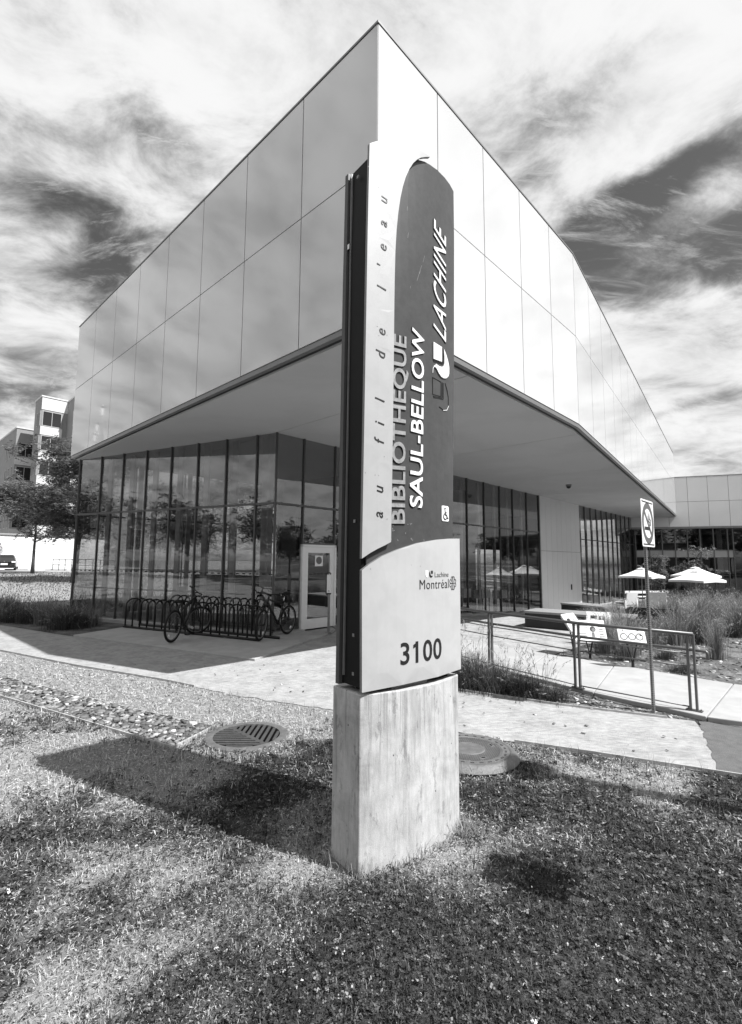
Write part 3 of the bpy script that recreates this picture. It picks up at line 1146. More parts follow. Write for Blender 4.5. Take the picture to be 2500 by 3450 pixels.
def chair(p, rz, label, m):
    t_ = thing('chair', label, 'chair', (p.x, p.y, base_z(p) - .03), rz)
    MB().box(-0.22, 0.22, -0.22, 0.22, 0.43, 0.47).build('seat', m, t_, bevel=.01)
    MB().obox((0, 0.23, 0.70), (0.22, 0, 0), (0, 0.015, 0.004), (0, 0.03, 0.18)).build('backrest', m, t_, bevel=.01)
    for sx in (-0.19, 0.19):
        for sy in (-0.19, 0.19):
            MB().tube([(sx, sy, 0.43), (sx * 1.1, sy * 1.1, 0)], 0.012, 6).build('leg', M_BLACK, t_)


for k, (a, b, rz, lb) in enumerate(((5.3, 1.9, .2, 'dark chair at the near side of the reading table, far left behind the glass'), (4.2, 1.8, .6, 'dark chair beside the reading table behind the first bicycle'), (2.6, 2.5, 1.2, 'dark chair behind the middle of the bicycle rack'))):
    chair(G1 + GL * a + NGL * b, rz, lb, M_INDARK)
for k in range(5):
    t_ = thing('low_shelf', 'dark low shelf unit standing deep inside behind the left glass', 'shelf unit', tuple(G1 + GL * (2.6 + k * 1.0) + NGL * (4.3 + .25 * (k % 2))), math.atan2(GL.y, GL.x), 'low shelves behind the left glass')
    MB().box(-.46, .46, -.2, .2, .08, 1.22).build('carcass', M_INDARK, t_)
    MB().box(-.48, .48, -.22, .22, 1.22, 1.26).build('top', M_INNER, t_)
mb = MB()
for k in range(36):
    p = G1 + GL * (0.1 + k * 0.21) - NGL * -0.012
    mb.obox((p.x, p.y, 1.47), GL * 0.05, NGL * 0.003, (0, 0, 0.016))
mb.build('safety_strip', M_BLACK, LIB)
mb = MB()
mb.beam((G1.x + NGL.x * .09, G1.y + NGL.y * .09, 0.95), (G0.x + NGL.x * .09 - GL.x * .1, G0.y + NGL.y * .09 - GL.y * .1, 0.95), 0.03, 0.04)
mb.build('inner_rail', M_BLACK, LIB)

# door in the glass wall
dm = Matrix(((GR.x, NGR.x, 0, (G1 + GR * 0.88).x), (GR.y, NGR.y, 0, (G1 + GR * 0.88).y), (0, 0, 1, 0.045), (0, 0, 0, 1)))
dw, dh = 1.12, 2.17
door = MB().box(0.03, 0.175, -0.03, 0.03, 0.02, dh - .05).box(dw - .175, dw - 0.03, -0.03, 0.03, 0.02, dh - .05).box(0.175, dw - .175, -0.03, 0.03, 0.02, 0.27).box(0.175, dw - .175, -0.03, 0.03, dh - .20, dh - .05).build('door', M_WHITE, LIB)
door.matrix_local = dm
fr = MB().box(-0.03, 0.03, -0.05, 0.05, 0, dh).box(dw - .03, dw + 0.04, -0.05, 0.05, 0, dh).box(-0.03, dw + .04, -0.05, 0.05, dh - .047, dh + .01).build('door_frame', M_WHITE, LIB)
fr.matrix_local = dm
MB().box(0.176, dw - .176, -0.005, 0.005, 0.271, dh - .201).build('door_pane', M_GLASS, door)
hb = MB().tube([(dw - .2, -0.03, 0.85), (dw - .2, -0.09, 0.87), (dw - .2, -0.09, 1.43), (dw - .2, -0.03, 1.45)], 0.014, 8)
hb.build('handle', M_BLACK, door, True)
sk = MB()
for k in range(5):
    sk.box(0.25 + k * .13, 0.33 + k * .13, -0.009, -0.006, 1.40, 1.43)
sk.build('safety_strip', M_BLACK, door)
st_ = MB().box(0.43, 0.70, -0.010, -0.006, 1.62, 1.90)
st_.build('sticker', M_WHITE, door)
MB().lathe([(0.001, 0), (0.10, 0), (0.10, 0.003), (0.001, 0.003)], 20).build('sticker_emblem', M_GREYINK, door).matrix_local = Matrix(((1, 0, 0, .565), (0, 0, -1, -.0105), (0, 1, 0, 1.77), (0, 0, 0, 1)))
p0, p1 = G1 + GR * 0.88, G1 + GR * 2.0
for z0, z1 in ((dh + .09, TR), (TR, SOF)):
    c = (p0 + p1) / 2 + NGR * 0.02
    MB().obox((c.x, c.y, (z0 + z1) / 2), GR * 0.55, NGR * 0.004, (0, 0, (z1 - z0) / 2 - .004)).build('glass_pane', M_GLASS, LIB)
for z in (TR, dh + .075):
    MB().beam((p0.x, p0.y, z), (p1.x, p1.y, z), 0.07, 0.05).build('transom', M_MULL, LIB)

cd = thing('security_camera', 'small dark dome camera hanging under the soffit', 'camera', (8.16, 19.9, SOF))
MB().lathe([(0.11, 0.0), (0.11, -0.06), (0.10, -0.075)], 20).build('housing', M_FASCIA, cd, True)
MB().lathe([(0.09, -0.07), (0.085, -0.11), (0.06, -0.145), (0.02, -0.16)], 20).build('dome', M_BLACK, cd, True)

# ------------------------------------------------------------------ courtyard wing
WING = thing('courtyard_wing', 'far courtyard wing with grey panels above a dark glazed storey', 'building')
WD = Vector((0.9404, -0.3401, 0))
WN = Vector((0.3401, 0.9404, 0))       # inward
WE = Vector((21.1, 33.8, 0))
W0 = WE + WD * -2.68


def wing_pt(s, k=0.0):
    return WE + WD * s + WN * k


M_PANEL2 = mat('grey_glass_panel', 0.56, 0.08, var=0.04, vscale=0.6, objvar=0.03, world_co=True)
face_panels(WING, W0, WD, -WN, 14, 1.2, ((4.31, 6.05), (6.05, 7.78)), M_PANEL2)
wp = [W0, WE + WD * 14.1, WE + WD * 14.1 + WN * 9, W0 + WN * 9]
MB().prism(xy(inset(wp, 0.034)), 4.33, 7.76).build('panel_backing', M_PBACK, WING)
MB().prism(xy(inset(wp, -0.01)), 7.782, 7.82).build('parapet_cap', M_FASCIA, WING)
MB().prism(xy(inset(wp, 0.02)), 4.18, 4.325).build('soffit', M_FASCIA, WING)
ws = [-2.4, -1.55, -0.75, 0.04, 0.78, 1.54, 2.31, 3.12, 3.43]
for a, b in zip(ws, ws[1:]):
    for z0, z1, m in ((-0.75, 2.18, M_GLASS_FAR), (2.72, 4.16, M_GLASS_FAR), (2.22, 2.68, M_FIN)):
        c = wing_pt((a + b) / 2, 0.16)
        MB().obox((c.x, c.y, (z0 + z1) / 2), WD * ((b - a) / 2 - .004), WN * 0.004, (0, 0, (z1 - z0) / 2 - .003)).build('glass_pane' if m is M_GLASS_FAR else 'spandrel_panel', m, WING)
    for z in (2.20, 2.70):
        p, q = wing_pt(a + .03, 0.15), wing_pt(b - .03, 0.15)
        MB().beam((p.x, p.y, z), (q.x, q.y, z), 0.07, 0.045).build('transom', M_MULL, WING)
for s in ws:
    p = wing_pt(s, 0.15)
    MB().obox((p.x, p.y, 1.7), WD * 0.03, WN * 0.05, (0, 0, 2.46)).build('mullion', M_MULL, WING)
for s, w in ((2.85, .22), (-1.2, .14), (0.3, .12), (1.75, .12)):
    p = wing_pt(s, 0.9)
    MB().obox((p.x, p.y, 1.7), WD * w / 2 * 1.2, WN * 0.1, (0, 0, 2.46)).build('column', M_FIN, WING)
for k in range(6):
    a, b = 3.9 + k * 1.4, 5.3 + k * 1.4
    c = wing_pt((a + b) / 2, 2.6)
    MB().obox((c.x, c.y, 1.7), WD * 0.69, WN * 0.005, (0, 0, 2.45)).build('glass_pane', M_GLASS_FAR, WING)
    p = wing_pt(a, 2.6)
    MB().obox((p.x, p.y, 1.7), WD * 0.03, WN * 0.05, (0, 0, 2.46)).build('mullion', M_MULL, WING)
c = wing_pt(3.46, 1.45)
MB().obox((c.x, c.y, 1.7), WD * 0.02, WN * 1.2, (0, 0, 2.46)).build('return_wall', M_GLASS_FAR, WING)
c = wing_pt(5.5, 7.5)
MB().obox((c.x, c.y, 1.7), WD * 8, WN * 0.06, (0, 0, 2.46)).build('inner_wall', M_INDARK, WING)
sheet('floor', xy([W0 + WN * .2, WE + WD * 14 + WN * .2, WE + WD * 14 + WN * 8, W0 + WN * 8]), M_FLOOR, 0.03, None, parent=WING)

# ------------------------------------------------------------------ far left: apartment block and low building
APT = thing('apartment_block', 'stepped pale brick apartment block with dark corner windows', 'building')
P1 = Vector((-38.5, 55.3, 0))
P2 = Vector((-34.7, 55.4, 0))
P0 = Vector((-43.4, 58.3, 0))


def apt_block(p, er, el, top):
    q = [p, p + ER * er, p + ER * er + EL * el, p + EL * el]
    MB().prism(xy(q), 0.2, top).build('wall', M_BRICK, APT)
    MB().prism(xy(inset(q, -0.08)), top, top + 0.16).build('roof_coping', M_BRICKLT, APT)


def win(p, d, nout, s0, s1, z0, z1, bars=1):
    c = p + d * ((s0 + s1) / 2) + nout * 0.02
    w = (s1 - s0) / 2
    h = (z1 - z0) / 2
    mb = MB()
    for t in (-1, 1):
        q = c + d * (w - .04) * t
        mb.obox((q.x, q.y, (z0 + z1) / 2), d * 0.04, nout * 0.05, (0, 0, h))
        mb.obox((c.x, c.y, (z0 + z1) / 2 + t * (h - .04)), d * (w - .08), nout * 0.05, (0, 0, 0.04))
    for k in range(bars):
        q = c + d * (w * 2 * ((k + 1) / (bars + 1)) - w)
        mb.obox((q.x, q.y, (z0 + z1) / 2), d * 0.03, nout * 0.04, (0, 0, h - .08))
    f = mb.build('window', M_FIN, APT)
    q = c - nout * 0.005
    MB().obox((q.x, q.y, (z0 + z1) / 2), d * (w - .08), nout * 0.015, (0, 0, h - .08)).build('pane', M_WINDARK, f)


NB_R, NB_L = -EL, -ER          # outward normals of the right-hand and left-hand faces
apt_block(P2, 14, 12, 20.7)
apt_block(P1, 14, 3.0, 20.75)
apt_block(P1 + EL * 3.0 + ER * 0.9, 12, 4.0, 17.5)
apt_block(P0, 12, 12, 17.8)
for k in range(6):
    zt = 19.1 - 2.92 * k
    for p in (P2, P1):
        win(p, ER, NB_R, 0.12, 2.1, zt - 1.8, zt, 1)
        win(p, EL, NB_L, 0.06, 0.36, zt - 1.8, zt, 0)
        c = p + ER * 1.1 + NB_R * 0.03
        MB().obox((c.x, c.y, zt - 2.35), ER * 1.1, NB_R * 0.04, (0, 0, 0.5)).build('spandrel', M_BRICKLT, APT)
    win(P1, EL, NB_L, 1.0, 1.6, zt - 1.75, zt - .1, 1)
    if k:
        win(P1, EL, NB_L, 2.1, 2.6, zt - 1.75, zt - .1, 0)
        win(P0, ER, NB_R, 0.15, 1.9, zt - 1.9, zt - .15, 1)
        win(P0, EL, NB_L, 0.6, 1.3, zt - 1.9, zt - .1, 0)
        win(P0, EL, NB_L, 2.2, 3.0, zt - 1.9, zt - .1, 0)
        win(P0, EL, NB_L, 4.2, 5.0, zt - 1.9, zt - .1, 0)
        win(P1 + EL * 3.0 + ER * 0.9, EL, NB_L, 0.9, 2.7, zt - 1.9, zt - .15, 1)
        c = P0 + ER * 1.0 + NB_R * 0.03
        MB().obox((c.x, c.y, zt - 2.42), ER * 1.0, NB_R * 0.04, (0, 0, 0.46)).build('spandrel', M_BRICKLT, APT)
    for p in (P2, P1):
        c = p + ER * 1.35 + NB_R * 0.02
        if k == 0:
            MB().obox((c.x, c.y, 19.95), ER * 1.35, NB_R * 0.03, (0, 0, 0.7)).build('parapet_panel', M_BRICKLT, APT)

LOW = thing('low_white_building', 'low white metal-sided building behind the trees', 'building')
la = Vector((-37.8, 48.4, 0))
qd = [la, la + ER * 11, la + ER * 11 + EL * 5, la + EL * 5]
MB().prism(xy(inset(qd, 0.06)), 0.3, 4.25).build('wall', M_BRICKLT, LOW)
for k in range(12):
    c = la + ER * 5.5
    MB().obox((c.x, c.y, 0.75 + 0.29 * k), ER * 5.5, EL * 0.03, (0, 0, 0.135)).build('siding_board', M_WHITE, LOW)
MB().prism(xy(inset(qd, -0.15)), 4.26, 4.4).build('roof', M_ROOF, LOW)

# ------------------------------------------------------------------ the address sign
SIGN = thing('address_sign', 'tall curved double-plate address totem standing on a stained concrete base', 'sign', (0.27, 3.23, 0))
SA = Vector((-0.07, 2.96, 0))
SE = Vector((0.78197, 0.62331, 0))
SN = Vector((0.62331, -0.78197, 0))      # towards the viewer
SW = 0.8824
SB = 0.055
SO = Vector(SIGN.location)


def sp(u, z, off=0.0):
    b = 4 * SB * (u / SW) * (1 - u / SW)
    return SA + SE * u + SN * (b + off) + Vector((0, 0, z)) - SO


def plate(name, outline, off, th, m, parent=SIGN, step=0.07, edge_m=None):
    """thin sheet cut to an outline and bent to the curve of the sign"""
    us = [p[0] for p in outline]
    zs = [p[1] for p in outline]
    pts = [Vector(p) for p in outline]
    n = len(outline)
    U = np.arange(min(us) + step / 2, max(us), step)
    Z = np.arange(min(zs) + 0.1, max(zs), 0.25)
    gu, gz = [a.ravel() for a in np.meshgrid(U, Z)]
    k = in_poly(gu, gz, outline)
    pts += [Vector((a, b)) for a, b in zip(gu[k], gz[k])]
    r = delaunay_2d_cdt(pts, [(i, (i + 1) % n) for i in range(n)], [], 1, 1e-5)
    vs, fs = r[0], r[2]
    nv = len(vs)
    V = [sp(v.x, v.y, off) for v in vs] + [sp(v.x, v.y, off - th) for v in vs]
    F = []
    for f in fs:
        a, b, c = (vs[i] for i in f[:3])
        if (b - a).x * (c - a).y - (b - a).y * (c - a).x < 0:
            f = f[::-1]
        F.append(tuple(f))
        F.append(tuple(i + nv for i in f[::-1]))
    nf = len(F)
    cnt = {}
    for f in fs:
        for i in range(len(f)):
            e = (f[i], f[(i + 1) % len(f)])
            cnt[frozenset(e)] = cnt.get(frozenset(e), 0) + 1
    for f in F[:nf:2]:
        for i in range(len(f)):
            a, b = f[i], f[(i + 1) % len(f)]
            if cnt[frozenset((a, b))] == 1:
                F.append((b, a, a + nv, b + nv))
    mb = MB().add(V, F)
    o = mb.build(name, m, parent)
    if edge_m is not None:
        o.data.materials.append(edge_m)
        for p in o.data.polygons:
            if p.index >= nf:
                p.material_index = 1
    return o


WHITE = [(0.036, 4.5523), (0.0769, 4.5827), (0.1371, 4.6151), (0.2194, 4.6533), (0.2944, 4.6759), (0.3882, 4.6993), (0.4602, 4.7100), (0.5058, 4.7170), (0.56, 4.7207), (0.5119, 4.6919), (0.4659, 4.6606), (0.4247, 4.6215), (0.3878, 4.5743), (0.3521, 4.5107), (0.3202, 4.4368), (0.2943, 4.3516), (0.2741, 4.2614), (0.2568, 4.1498), (0.2423, 4.015), (0.2329, 3.8626), (0.2271, 3.6503), (0.2244, 3.4426), (0.2214, 3.1365), (0.2164, 2.737), (0.2105, 2.3483), (0.2046, 2.0635), (0.2027, 1.9214), (0.1596, 1.9), (0.1076, 1.877), (0.0576, 1.8508), (0.0036, 1.8161), (0.0259, 3.9378)]
LOWER = [(0.0042, 1.7464), (0.0483, 1.7804), (0.1367, 1.8318), (0.258, 1.876), (0.4173, 1.9196), (0.6032, 1.9478), (0.7450, 1.9600), (0.8889, 1.9662), (0.885, 1.0553), (0.6, 1.0500), (0.2903, 1.0453), (0.0105, 1.0323)]
DARK = [(0.05, 1.60), (0.83, 1.60), (0.8301, 1.9744), (0.8485, 2.4269), (0.8800, 3.3), (0.905, 4.2943), (0.9045, 4.6819), (0.8489, 4.7000), (0.7716, 4.7080), (0.6743, 4.7070), (0.5863, 4.6950), (0.5307, 4.6844), (0.4, 4.640), (0.2, 4.60), (0.07, 4.53), (0.06, 3.9)]
CORE = [(0.022, 1.05), (0.84, 1.05), (0.85, 3.5), (0.86, 4.58), (0.7, 4.64), (0.5, 4.64), (0.25, 4.58), (0.045, 4.47), (0.035, 3.9)]
BACK = [(0.0, 1.04), (0.86, 1.04), (0.88, 4.48), (0.5, 4.49), (0.25, 4.49), (0.025, 4.48), (0.015, 3.6)]
FOOT = [(0.25, 1.0), (0.55, 1.0), (0.55, 1.06), (0.25, 1.06)]
plate('back_plate', BACK, -0.200, 0.035, M_BACKPL)
core = plate('core', CORE, -0.020, 0.178, M_SIGNB)
mb = MB()
for u in (0.08, 0.62):
    a, b, c = sp(u, 1.04, -0.1), sp(u + .16, 1.04, -0.1), sp(u, 1.04, -0.1)
    mb.beam(a, b, 0.12, 0.07)
mb.build('foot', M_SIGNB, SIGN)
plate('foot', FOOT, -0.03, 0.11, M_WALK, edge_m=M_WALK)
plate('dark_plate', DARK, -0.006, 0.012, M_SIGND)
plate('light_plate', WHITE, 0.022, 0.022, M_SIGNW, edge_m=M_EDGE)
plate('number_plate', LOWER, 0.022, 0.022, M_SIGNL, edge_m=M_EDGE)
for z in (4.38, 2.05, 1.35, 1.12):
    MB().obox(sp(0.03, z, -0.09) - SE * 0.004, SE * 0.004, SN * 0.010, (0, 0, 0.010)).build('bolt', M_EDGE, SIGN)
mb = MB()
mb.beam(sp(0.022, 1.1, -0.178) - SE * .004, sp(0.042, 4.46, -0.178) - SE * .004, 0.012, 0.012)
mb.build('core_seam', M_EDGE, SIGN)
MB().obox(sp(0.03, 3.93, -0.19) - SE * 0.004, SE * 0.004, SN * 0.012, (0, 0, 0.018)).build('scraped_patch', M_CHROME, SIGN)

# concrete base: both faces bowed, edges slightly worn
mb = MB()
nz, nu = 14, 20
fr_, bk_ = [], []
for i in range(nu + 1):
    u = 0.012 + (0.872) * i / nu
    b = 4 * 0.085 * (u / SW) * (1 - u / SW)
    fr_.append(SA + SE * u + SN * (b - 0.004))
    bk_.append(SA + SE * u - SN * (0.275 + 0.6 * b))
ring = fr_ + bk_[::-1]
m_ = len(ring)
V, F = [], []
for k in range(nz + 1):
    z = -0.12 + (1.015 + 0.12) * k / nz
    for p in ring:
        V.append(p + Vector((0, 0, z)) - SO)
for k in range(nz):
    for i in range(m_):
        j = (i + 1) % m_
        F.append((k * m_ + i, k * m_ + j, (k + 1) * m_ + j, (k + 1) * m_ + i))
for i in range(nu):
    a, b = nz * m_ + i, nz * m_ + i + 1
    c, d = nz * m_ + m_ - 2 - i, nz * m_ + m_ - 1 - i
    F.append((a, b, c, d))
mb.add(V, F).build('concrete_base', M_CONC, SIGN, bevel=0.007)


def text_mesh(body, bold=0.0, extrude=0.0, spacing=1.0, sq=1.0):
    cu = bpy.data.curves.new('text', 'FONT')
    cu.body = body
    cu.size = 1.0
    cu.offset = bold
    cu.extrude = extrude
    cu.space_character = spacing
    cu.resolution_u = 4
    ob = bpy.data.objects.new('text', cu)
    COL.objects.link(ob)
    dg = bpy.context.evaluated_depsgraph_get()
    me = bpy.data.meshes.new_from_object(ob.evaluated_get(dg))
    bpy.data.objects.remove(ob)
    vs = np.array([v.co[:] for v in me.vertices])
    fs = [tuple(p.vertices) for p in me.polygons]
    bpy.data.meshes.remove(me)
    return vs, fs


CAPH = float(text_mesh('E')[0][:, 1].max())
XH = float(text_mesh('x')[0][:, 1].max())


def sign_text(name, body, o, xv, yv, m, off, bold=0.0, th=0.004, spacing=1.0, fit=True, ref=None):
    """lettering laid on the sign: o start of baseline, xv full length, yv cap height, all in (u, z)"""
    vs, fs = text_mesh(body, bold, 0.5, spacing)
    x0, x1 = vs[:, 0].min(), vs[:, 0].max()
    ref = ref or CAPH
    o, xv, yv = Vector(o), Vector(xv), Vector(yv)
    V = []
    for x, y, z in vs:
        t = (x - x0) / (x1 - x0)
        q = o + xv * t + yv * (y / ref)
        V.append(sp(q.x, q.y, off + (z + 0.5) * th))
    return MB().add(V, fs).build(name, m, SIGN)


def ribbon(name, paths, w, off, m, th=0.003):
    mb = MB()
    for pts in paths:
        for a, b in zip(pts, pts[1:]):
            a, b = Vector(a), Vector(b)
            d = (b - a)
            if d.length < 1e-6:
                continue
            d.normalize()
            n = Vector((-d.y, d.x)) * w / 2
            a2, b2 = a - d * w * .35, b + d * w * .35
            c = [a2 - n, b2 - n, b2 + n, a2 + n]
            V = [sp(q.x, q.y, off) for q in c] + [sp(q.x, q.y, off + th) for q in c]
            mb.add(V, [(0, 3, 2, 1), (4, 5, 6, 7), (0, 1, 5, 4), (1, 2, 6, 5), (2, 3, 7, 6), (3, 0, 4, 7)])
    return mb.build(name, m, SIGN)


# larger black copies behind the raised letters paint in the shadow round their edges
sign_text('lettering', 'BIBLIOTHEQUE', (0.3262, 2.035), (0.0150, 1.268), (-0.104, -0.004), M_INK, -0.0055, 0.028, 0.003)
sign_text('lettering', 'BIBLIOTHEQUE', (0.3242, 2.042), (0.0150, 1.258), (-0.102, -0.004), M_LETG, -0.0055, 0.016, 0.008)
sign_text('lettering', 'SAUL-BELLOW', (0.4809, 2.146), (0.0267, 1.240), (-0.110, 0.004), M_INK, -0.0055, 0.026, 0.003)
sign_text('lettering', 'SAUL-BELLOW', (0.4789, 2.153), (0.0267, 1.228), (-0.108, 0.004), M_LETW, -0.0055, 0.014, 0.008)
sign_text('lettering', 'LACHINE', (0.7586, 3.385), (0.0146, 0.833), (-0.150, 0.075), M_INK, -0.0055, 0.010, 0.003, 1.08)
sign_text('lettering', 'LACHINE', (0.7566, 3.392), (0.0146, 0.823), (-0.148, 0.075), M_LETW, -0.0055, -0.001, 0.008, 1.08)
for ch, z, in (('a', 2.0931), ('u', 2.2497), ('f', 2.5549), ('i', 2.6688), ('l', 2.82), ('d', 3.1203), ('e', 3.2759), ('l', 3.5706), ("'", 3.7183), ('e', 3.858), ('a', 4.0272), ('u', 4.1941)):
    vs, fs = text_mesh(ch, -0.002, 0.5)
    sc = 0.044 / XH
    base = 0.1419 + (z - 2.079) * 0.01243
    cx_ = (vs[:, 0].min() + vs[:, 0].max()) / 2
    V = [sp(base - y * sc, z - 0.008 + (x - cx_) * sc + 0.24 * y * sc, 0.0225 + (k + .5) * 0.002) for x, y, k in vs]
    MB().add(V, fs).build('letter', M_INK, SIGN)

DOFF = -0.0055
ribbon('scratch', [[(0.445, 3.74), (0.492, 3.87)], [(0.505, 3.90), (0.522, 3.955)], [(0.470, 3.80), (0.478, 3.83)], [(0.36, 4.02), (0.366, 4.06)], [(0.38, 3.66), (0.384, 3.675)], [(0.355, 4.22), (0.357, 4.25)]], 0.0022, DOFF, M_EDGE, .0008)
rs_ = random.Random(9)
ribbon('paint_chip', [[(u, z), (u + rs_.uniform(-.006, .006), z + rs_.uniform(-.008, .008))] for u, z in [(0.21 + rs_.uniform(0, .03), rs_.uniform(1.95, 2.9)) for _ in range(22)] + [(rs_.uniform(.22, .5), rs_.uniform(1.93, 2.05)) for _ in range(14)]], 0.005, DOFF, M_EDGE, .0009)
ribbon('paint_chip', [[(u, z), (u + rs_.uniform(-.004, .004), z + rs_.uniform(-.005, .005))] for u, z in [(rs_.uniform(.01, .5), 1.765 + rs_.uniform(-.01, .02)) for _ in range(3)] + [(rs_.uniform(.02, .19), rs_.uniform(1.9, 4.4)) for _ in range(12)]], 0.0035, 0.0225, M_EDGE, .0006)
plate('logo_square', [(0.6072, 3.3459), (0.7049, 3.3391), (0.7033, 3.2296), (0.6059, 3.2223)], DOFF + .008, .008, M_LETW)
plate('logo_crescent', [(0.7300, 3.3361), (0.76, 3.2996), (0.785, 3.255), (0.7973, 3.2171), (0.7962, 3.1701), (0.783, 3.143), (0.7569, 3.1225), (0.725, 3.113), (0.694, 3.116), (0.663, 3.135), (0.643, 3.158), (0.6191, 3.1692), (0.635, 3.192), (0.67, 3.186), (0.7, 3.190), (0.724, 3.202), (0.735, 3.225), (0.737, 3.27)], DOFF + .008, .008, M_LETW)
ribbon('logo_outline', [[(0.722, 3.337), (0.722, 3.217), (0.612, 3.205)], [(0.713, 3.337), (0.712, 3.223), (0.610, 3.214)]], 0.003, DOFF, M_INK)
ribbon('logo_outline', [[(0.601, 3.087), (0.699, 3.080), (0.697, 2.972), (0.600, 2.965), (0.601, 3.087)], [(0.713, 3.079), (0.711, 2.965), (0.606, 2.953)], [(0.726, 3.079), (0.724, 2.958), (0.610, 2.944)], [(0.75, 3.085), (0.775, 3.04), (0.792, 2.985), (0.79, 2.93), (0.765, 2.893), (0.72, 2.881), (0.675, 2.892)]], 0.0035, DOFF, M_INK)
ribbon('logo_highlight', [[(0.790, 2.925), (0.765, 2.888), (0.72, 2.876)], [(0.622, 3.178), (0.603, 3.150), (0.600, 3.120)]], 0.004, DOFF + .001, M_LETW)


def rrect(u0, u1, z0, z1, r, n=5):
    o = []
    for cx_, cz_, a0 in ((u1 - r, z1 - r, 0), (u0 + r, z1 - r, 90), (u0 + r, z0 + r, 180), (u1 - r, z0 + r, 270)):
        for k in range(n + 1):
            a = R(a0 + 90 * k / n)
            o.append((cx_ + r * math.cos(a), cz_ + r * math.sin(a)))
    return o


plate('access_symbol', rrect(0.690, 0.776, 2.082, 2.190, 0.014), DOFF + .004, .004, M_LETW, step=0.03)


def arc(cx_, cz_, r, a0, a1, n=14, rz=None):
    rz = rz or r
    return [(cx_ + r * math.cos(R(a0 + (a1 - a0) * k / n)), cz_ + rz * math.sin(R(a0 + (a1 - a0) * k / n))) for k in range(n + 1)]


ribbon('access_figure', [arc(0.729, 2.115, 0.020, 120, 370), [(0.727, 2.158), (0.729, 2.128), (0.748, 2.126), (0.757, 2.103), (0.764, 2.106)], [(0.728, 2.143), (0.745, 2.142)], arc(0.727, 2.171, 0.0035, 0, 360, 8)], 0.006, DOFF + .0045, M_INK)

LOFF = 0.0225
plate('logo_ghost', [(0.486, 1.745), (0.512, 1.742), (0.512, 1.705), (0.500, 1.695), (0.486, 1.712)], LOFF + .001, .001, M_LETW)
plate('logo_square', [(0.540, 1.741), (0.558, 1.741), (0.558, 1.721), (0.540, 1.721)], LOFF + .001, .001, M_INK)
plate('logo_crescent', [(0.529, 1.738), (0.522, 1.728), (0.521, 1.712), (0.527, 1.700), (0.538, 1.695), (0.550, 1.698), (0.558, 1.707), (0.541, 1.708), (0.534, 1.716), (0.531, 1.728)], LOFF + .001, .001, M_INK)
sign_text('lettering', 'Lachine', (0.577, 1.6985), (0.1535, 0.0005), (0, 0.0316), M_GREYINK, LOFF, -0.004, 0.0015)
sign_text('lettering', 'Montréal', (0.4325, 1.6222), (0.2985, 0.0005), (0, 0.0612), M_INK, LOFF, -0.008, 0.0015, 1.08)
sign_text('lettering', '3100', (0.2735, 1.168), (0.3690, 0.0), (0, 0.1270), M_INK, LOFF, 0.012, 0.0015, 1.06)
plate('digit_flag', [(0.408, 1.2945), (0.376, 1.277), (0.376, 1.256), (0.408, 1.270)], LOFF + .0015, .0015, M_INK)
rs = []
for sx in (-1, 1):
    for sz in (-1, 1):
        q = lambda x, y: (0.7855 + sx * x * 0.040, 1.653 + sz * y * 0.045)
        rs.append([q(0, 0), q(0.06, .92), q(.18, 1.0), q(.36, .98), q(.50, .85), q(.52, .66), q(.50, .52)])
        rs.append([q(0, 0), q(.82, .02), q(.96, .14), q(1.0, .32), q(.92, .48), q(.74, .56), q(.54, .52), q(.42, .36), q(.40, .22)])
ribbon('city_emblem', rs, 0.0042, LOFF, M_INK, 0.0015)

# ------------------------------------------------------------------ drain grate and manhole
GR_ = thing('storm_drain', 'round cast iron storm drain with two sets of slots in the dry grass', 'drain', (-1.26, 5.20, 0))
MB().lathe([(0.36, 0.0), (0.425, 0.0), (0.42, 0.016), (0.36, 0.022), (0.335, 0.021), (0.335, 0.0)], 48).build('frame', M_IRONLT, GR_)
GR_.children[0].data.polygons[-1].select = False
bm = bmesh.new()
bm.from_mesh(GR_.children[0].data)
bmesh.ops.delete(bm, geom=[f for f in bm.faces if len(f.verts) > 10], context='FACES_ONLY')
bm.to_mesh(GR_.children[0].data)
bm.free()
MB().lathe([(0.335, 0.004), (0.335, 0.006)], 40).build('void', M_HOLE, GR_)
r0 = 0.336
pitch, bw = 0.060, 0.031
k = -6
while k <= 6:
    y = k * pitch
    for which in (0, 1):
        lo, hi = y - bw / 2, y + bw / 2
        ym = max(abs(lo), abs(hi))
        if ym >= r0:
            continue
        e = math.sqrt(r0 * r0 - ym * ym) + 0.012
        d_ = -y + 0.0
        # A: bars along x on the near side of the diagonal, B: bars along y on the far side
        x0_, x1_ = (-e, min(e, d_)) if which == 0 else (max(-e, d_), e)
        if x1_ - x0_ < 0.02:
            continue
        mb = MB()
        if which == 0:
            mb.box(x0_, x1_, lo, hi, 0.007, 0.021)
        else:
            mb.box(lo, hi, x0_, x1_, 0.007, 0.0205)
        mb.build('bar', M_IRON, GR_, bevel=0.003)
    k += 1
MB().beam((-0.24, 0.24, 0.0135), (0.24, -0.24, 0.0135), 0.045, 0.0145).build('bar', M_IRON, GR_, bevel=0.003)

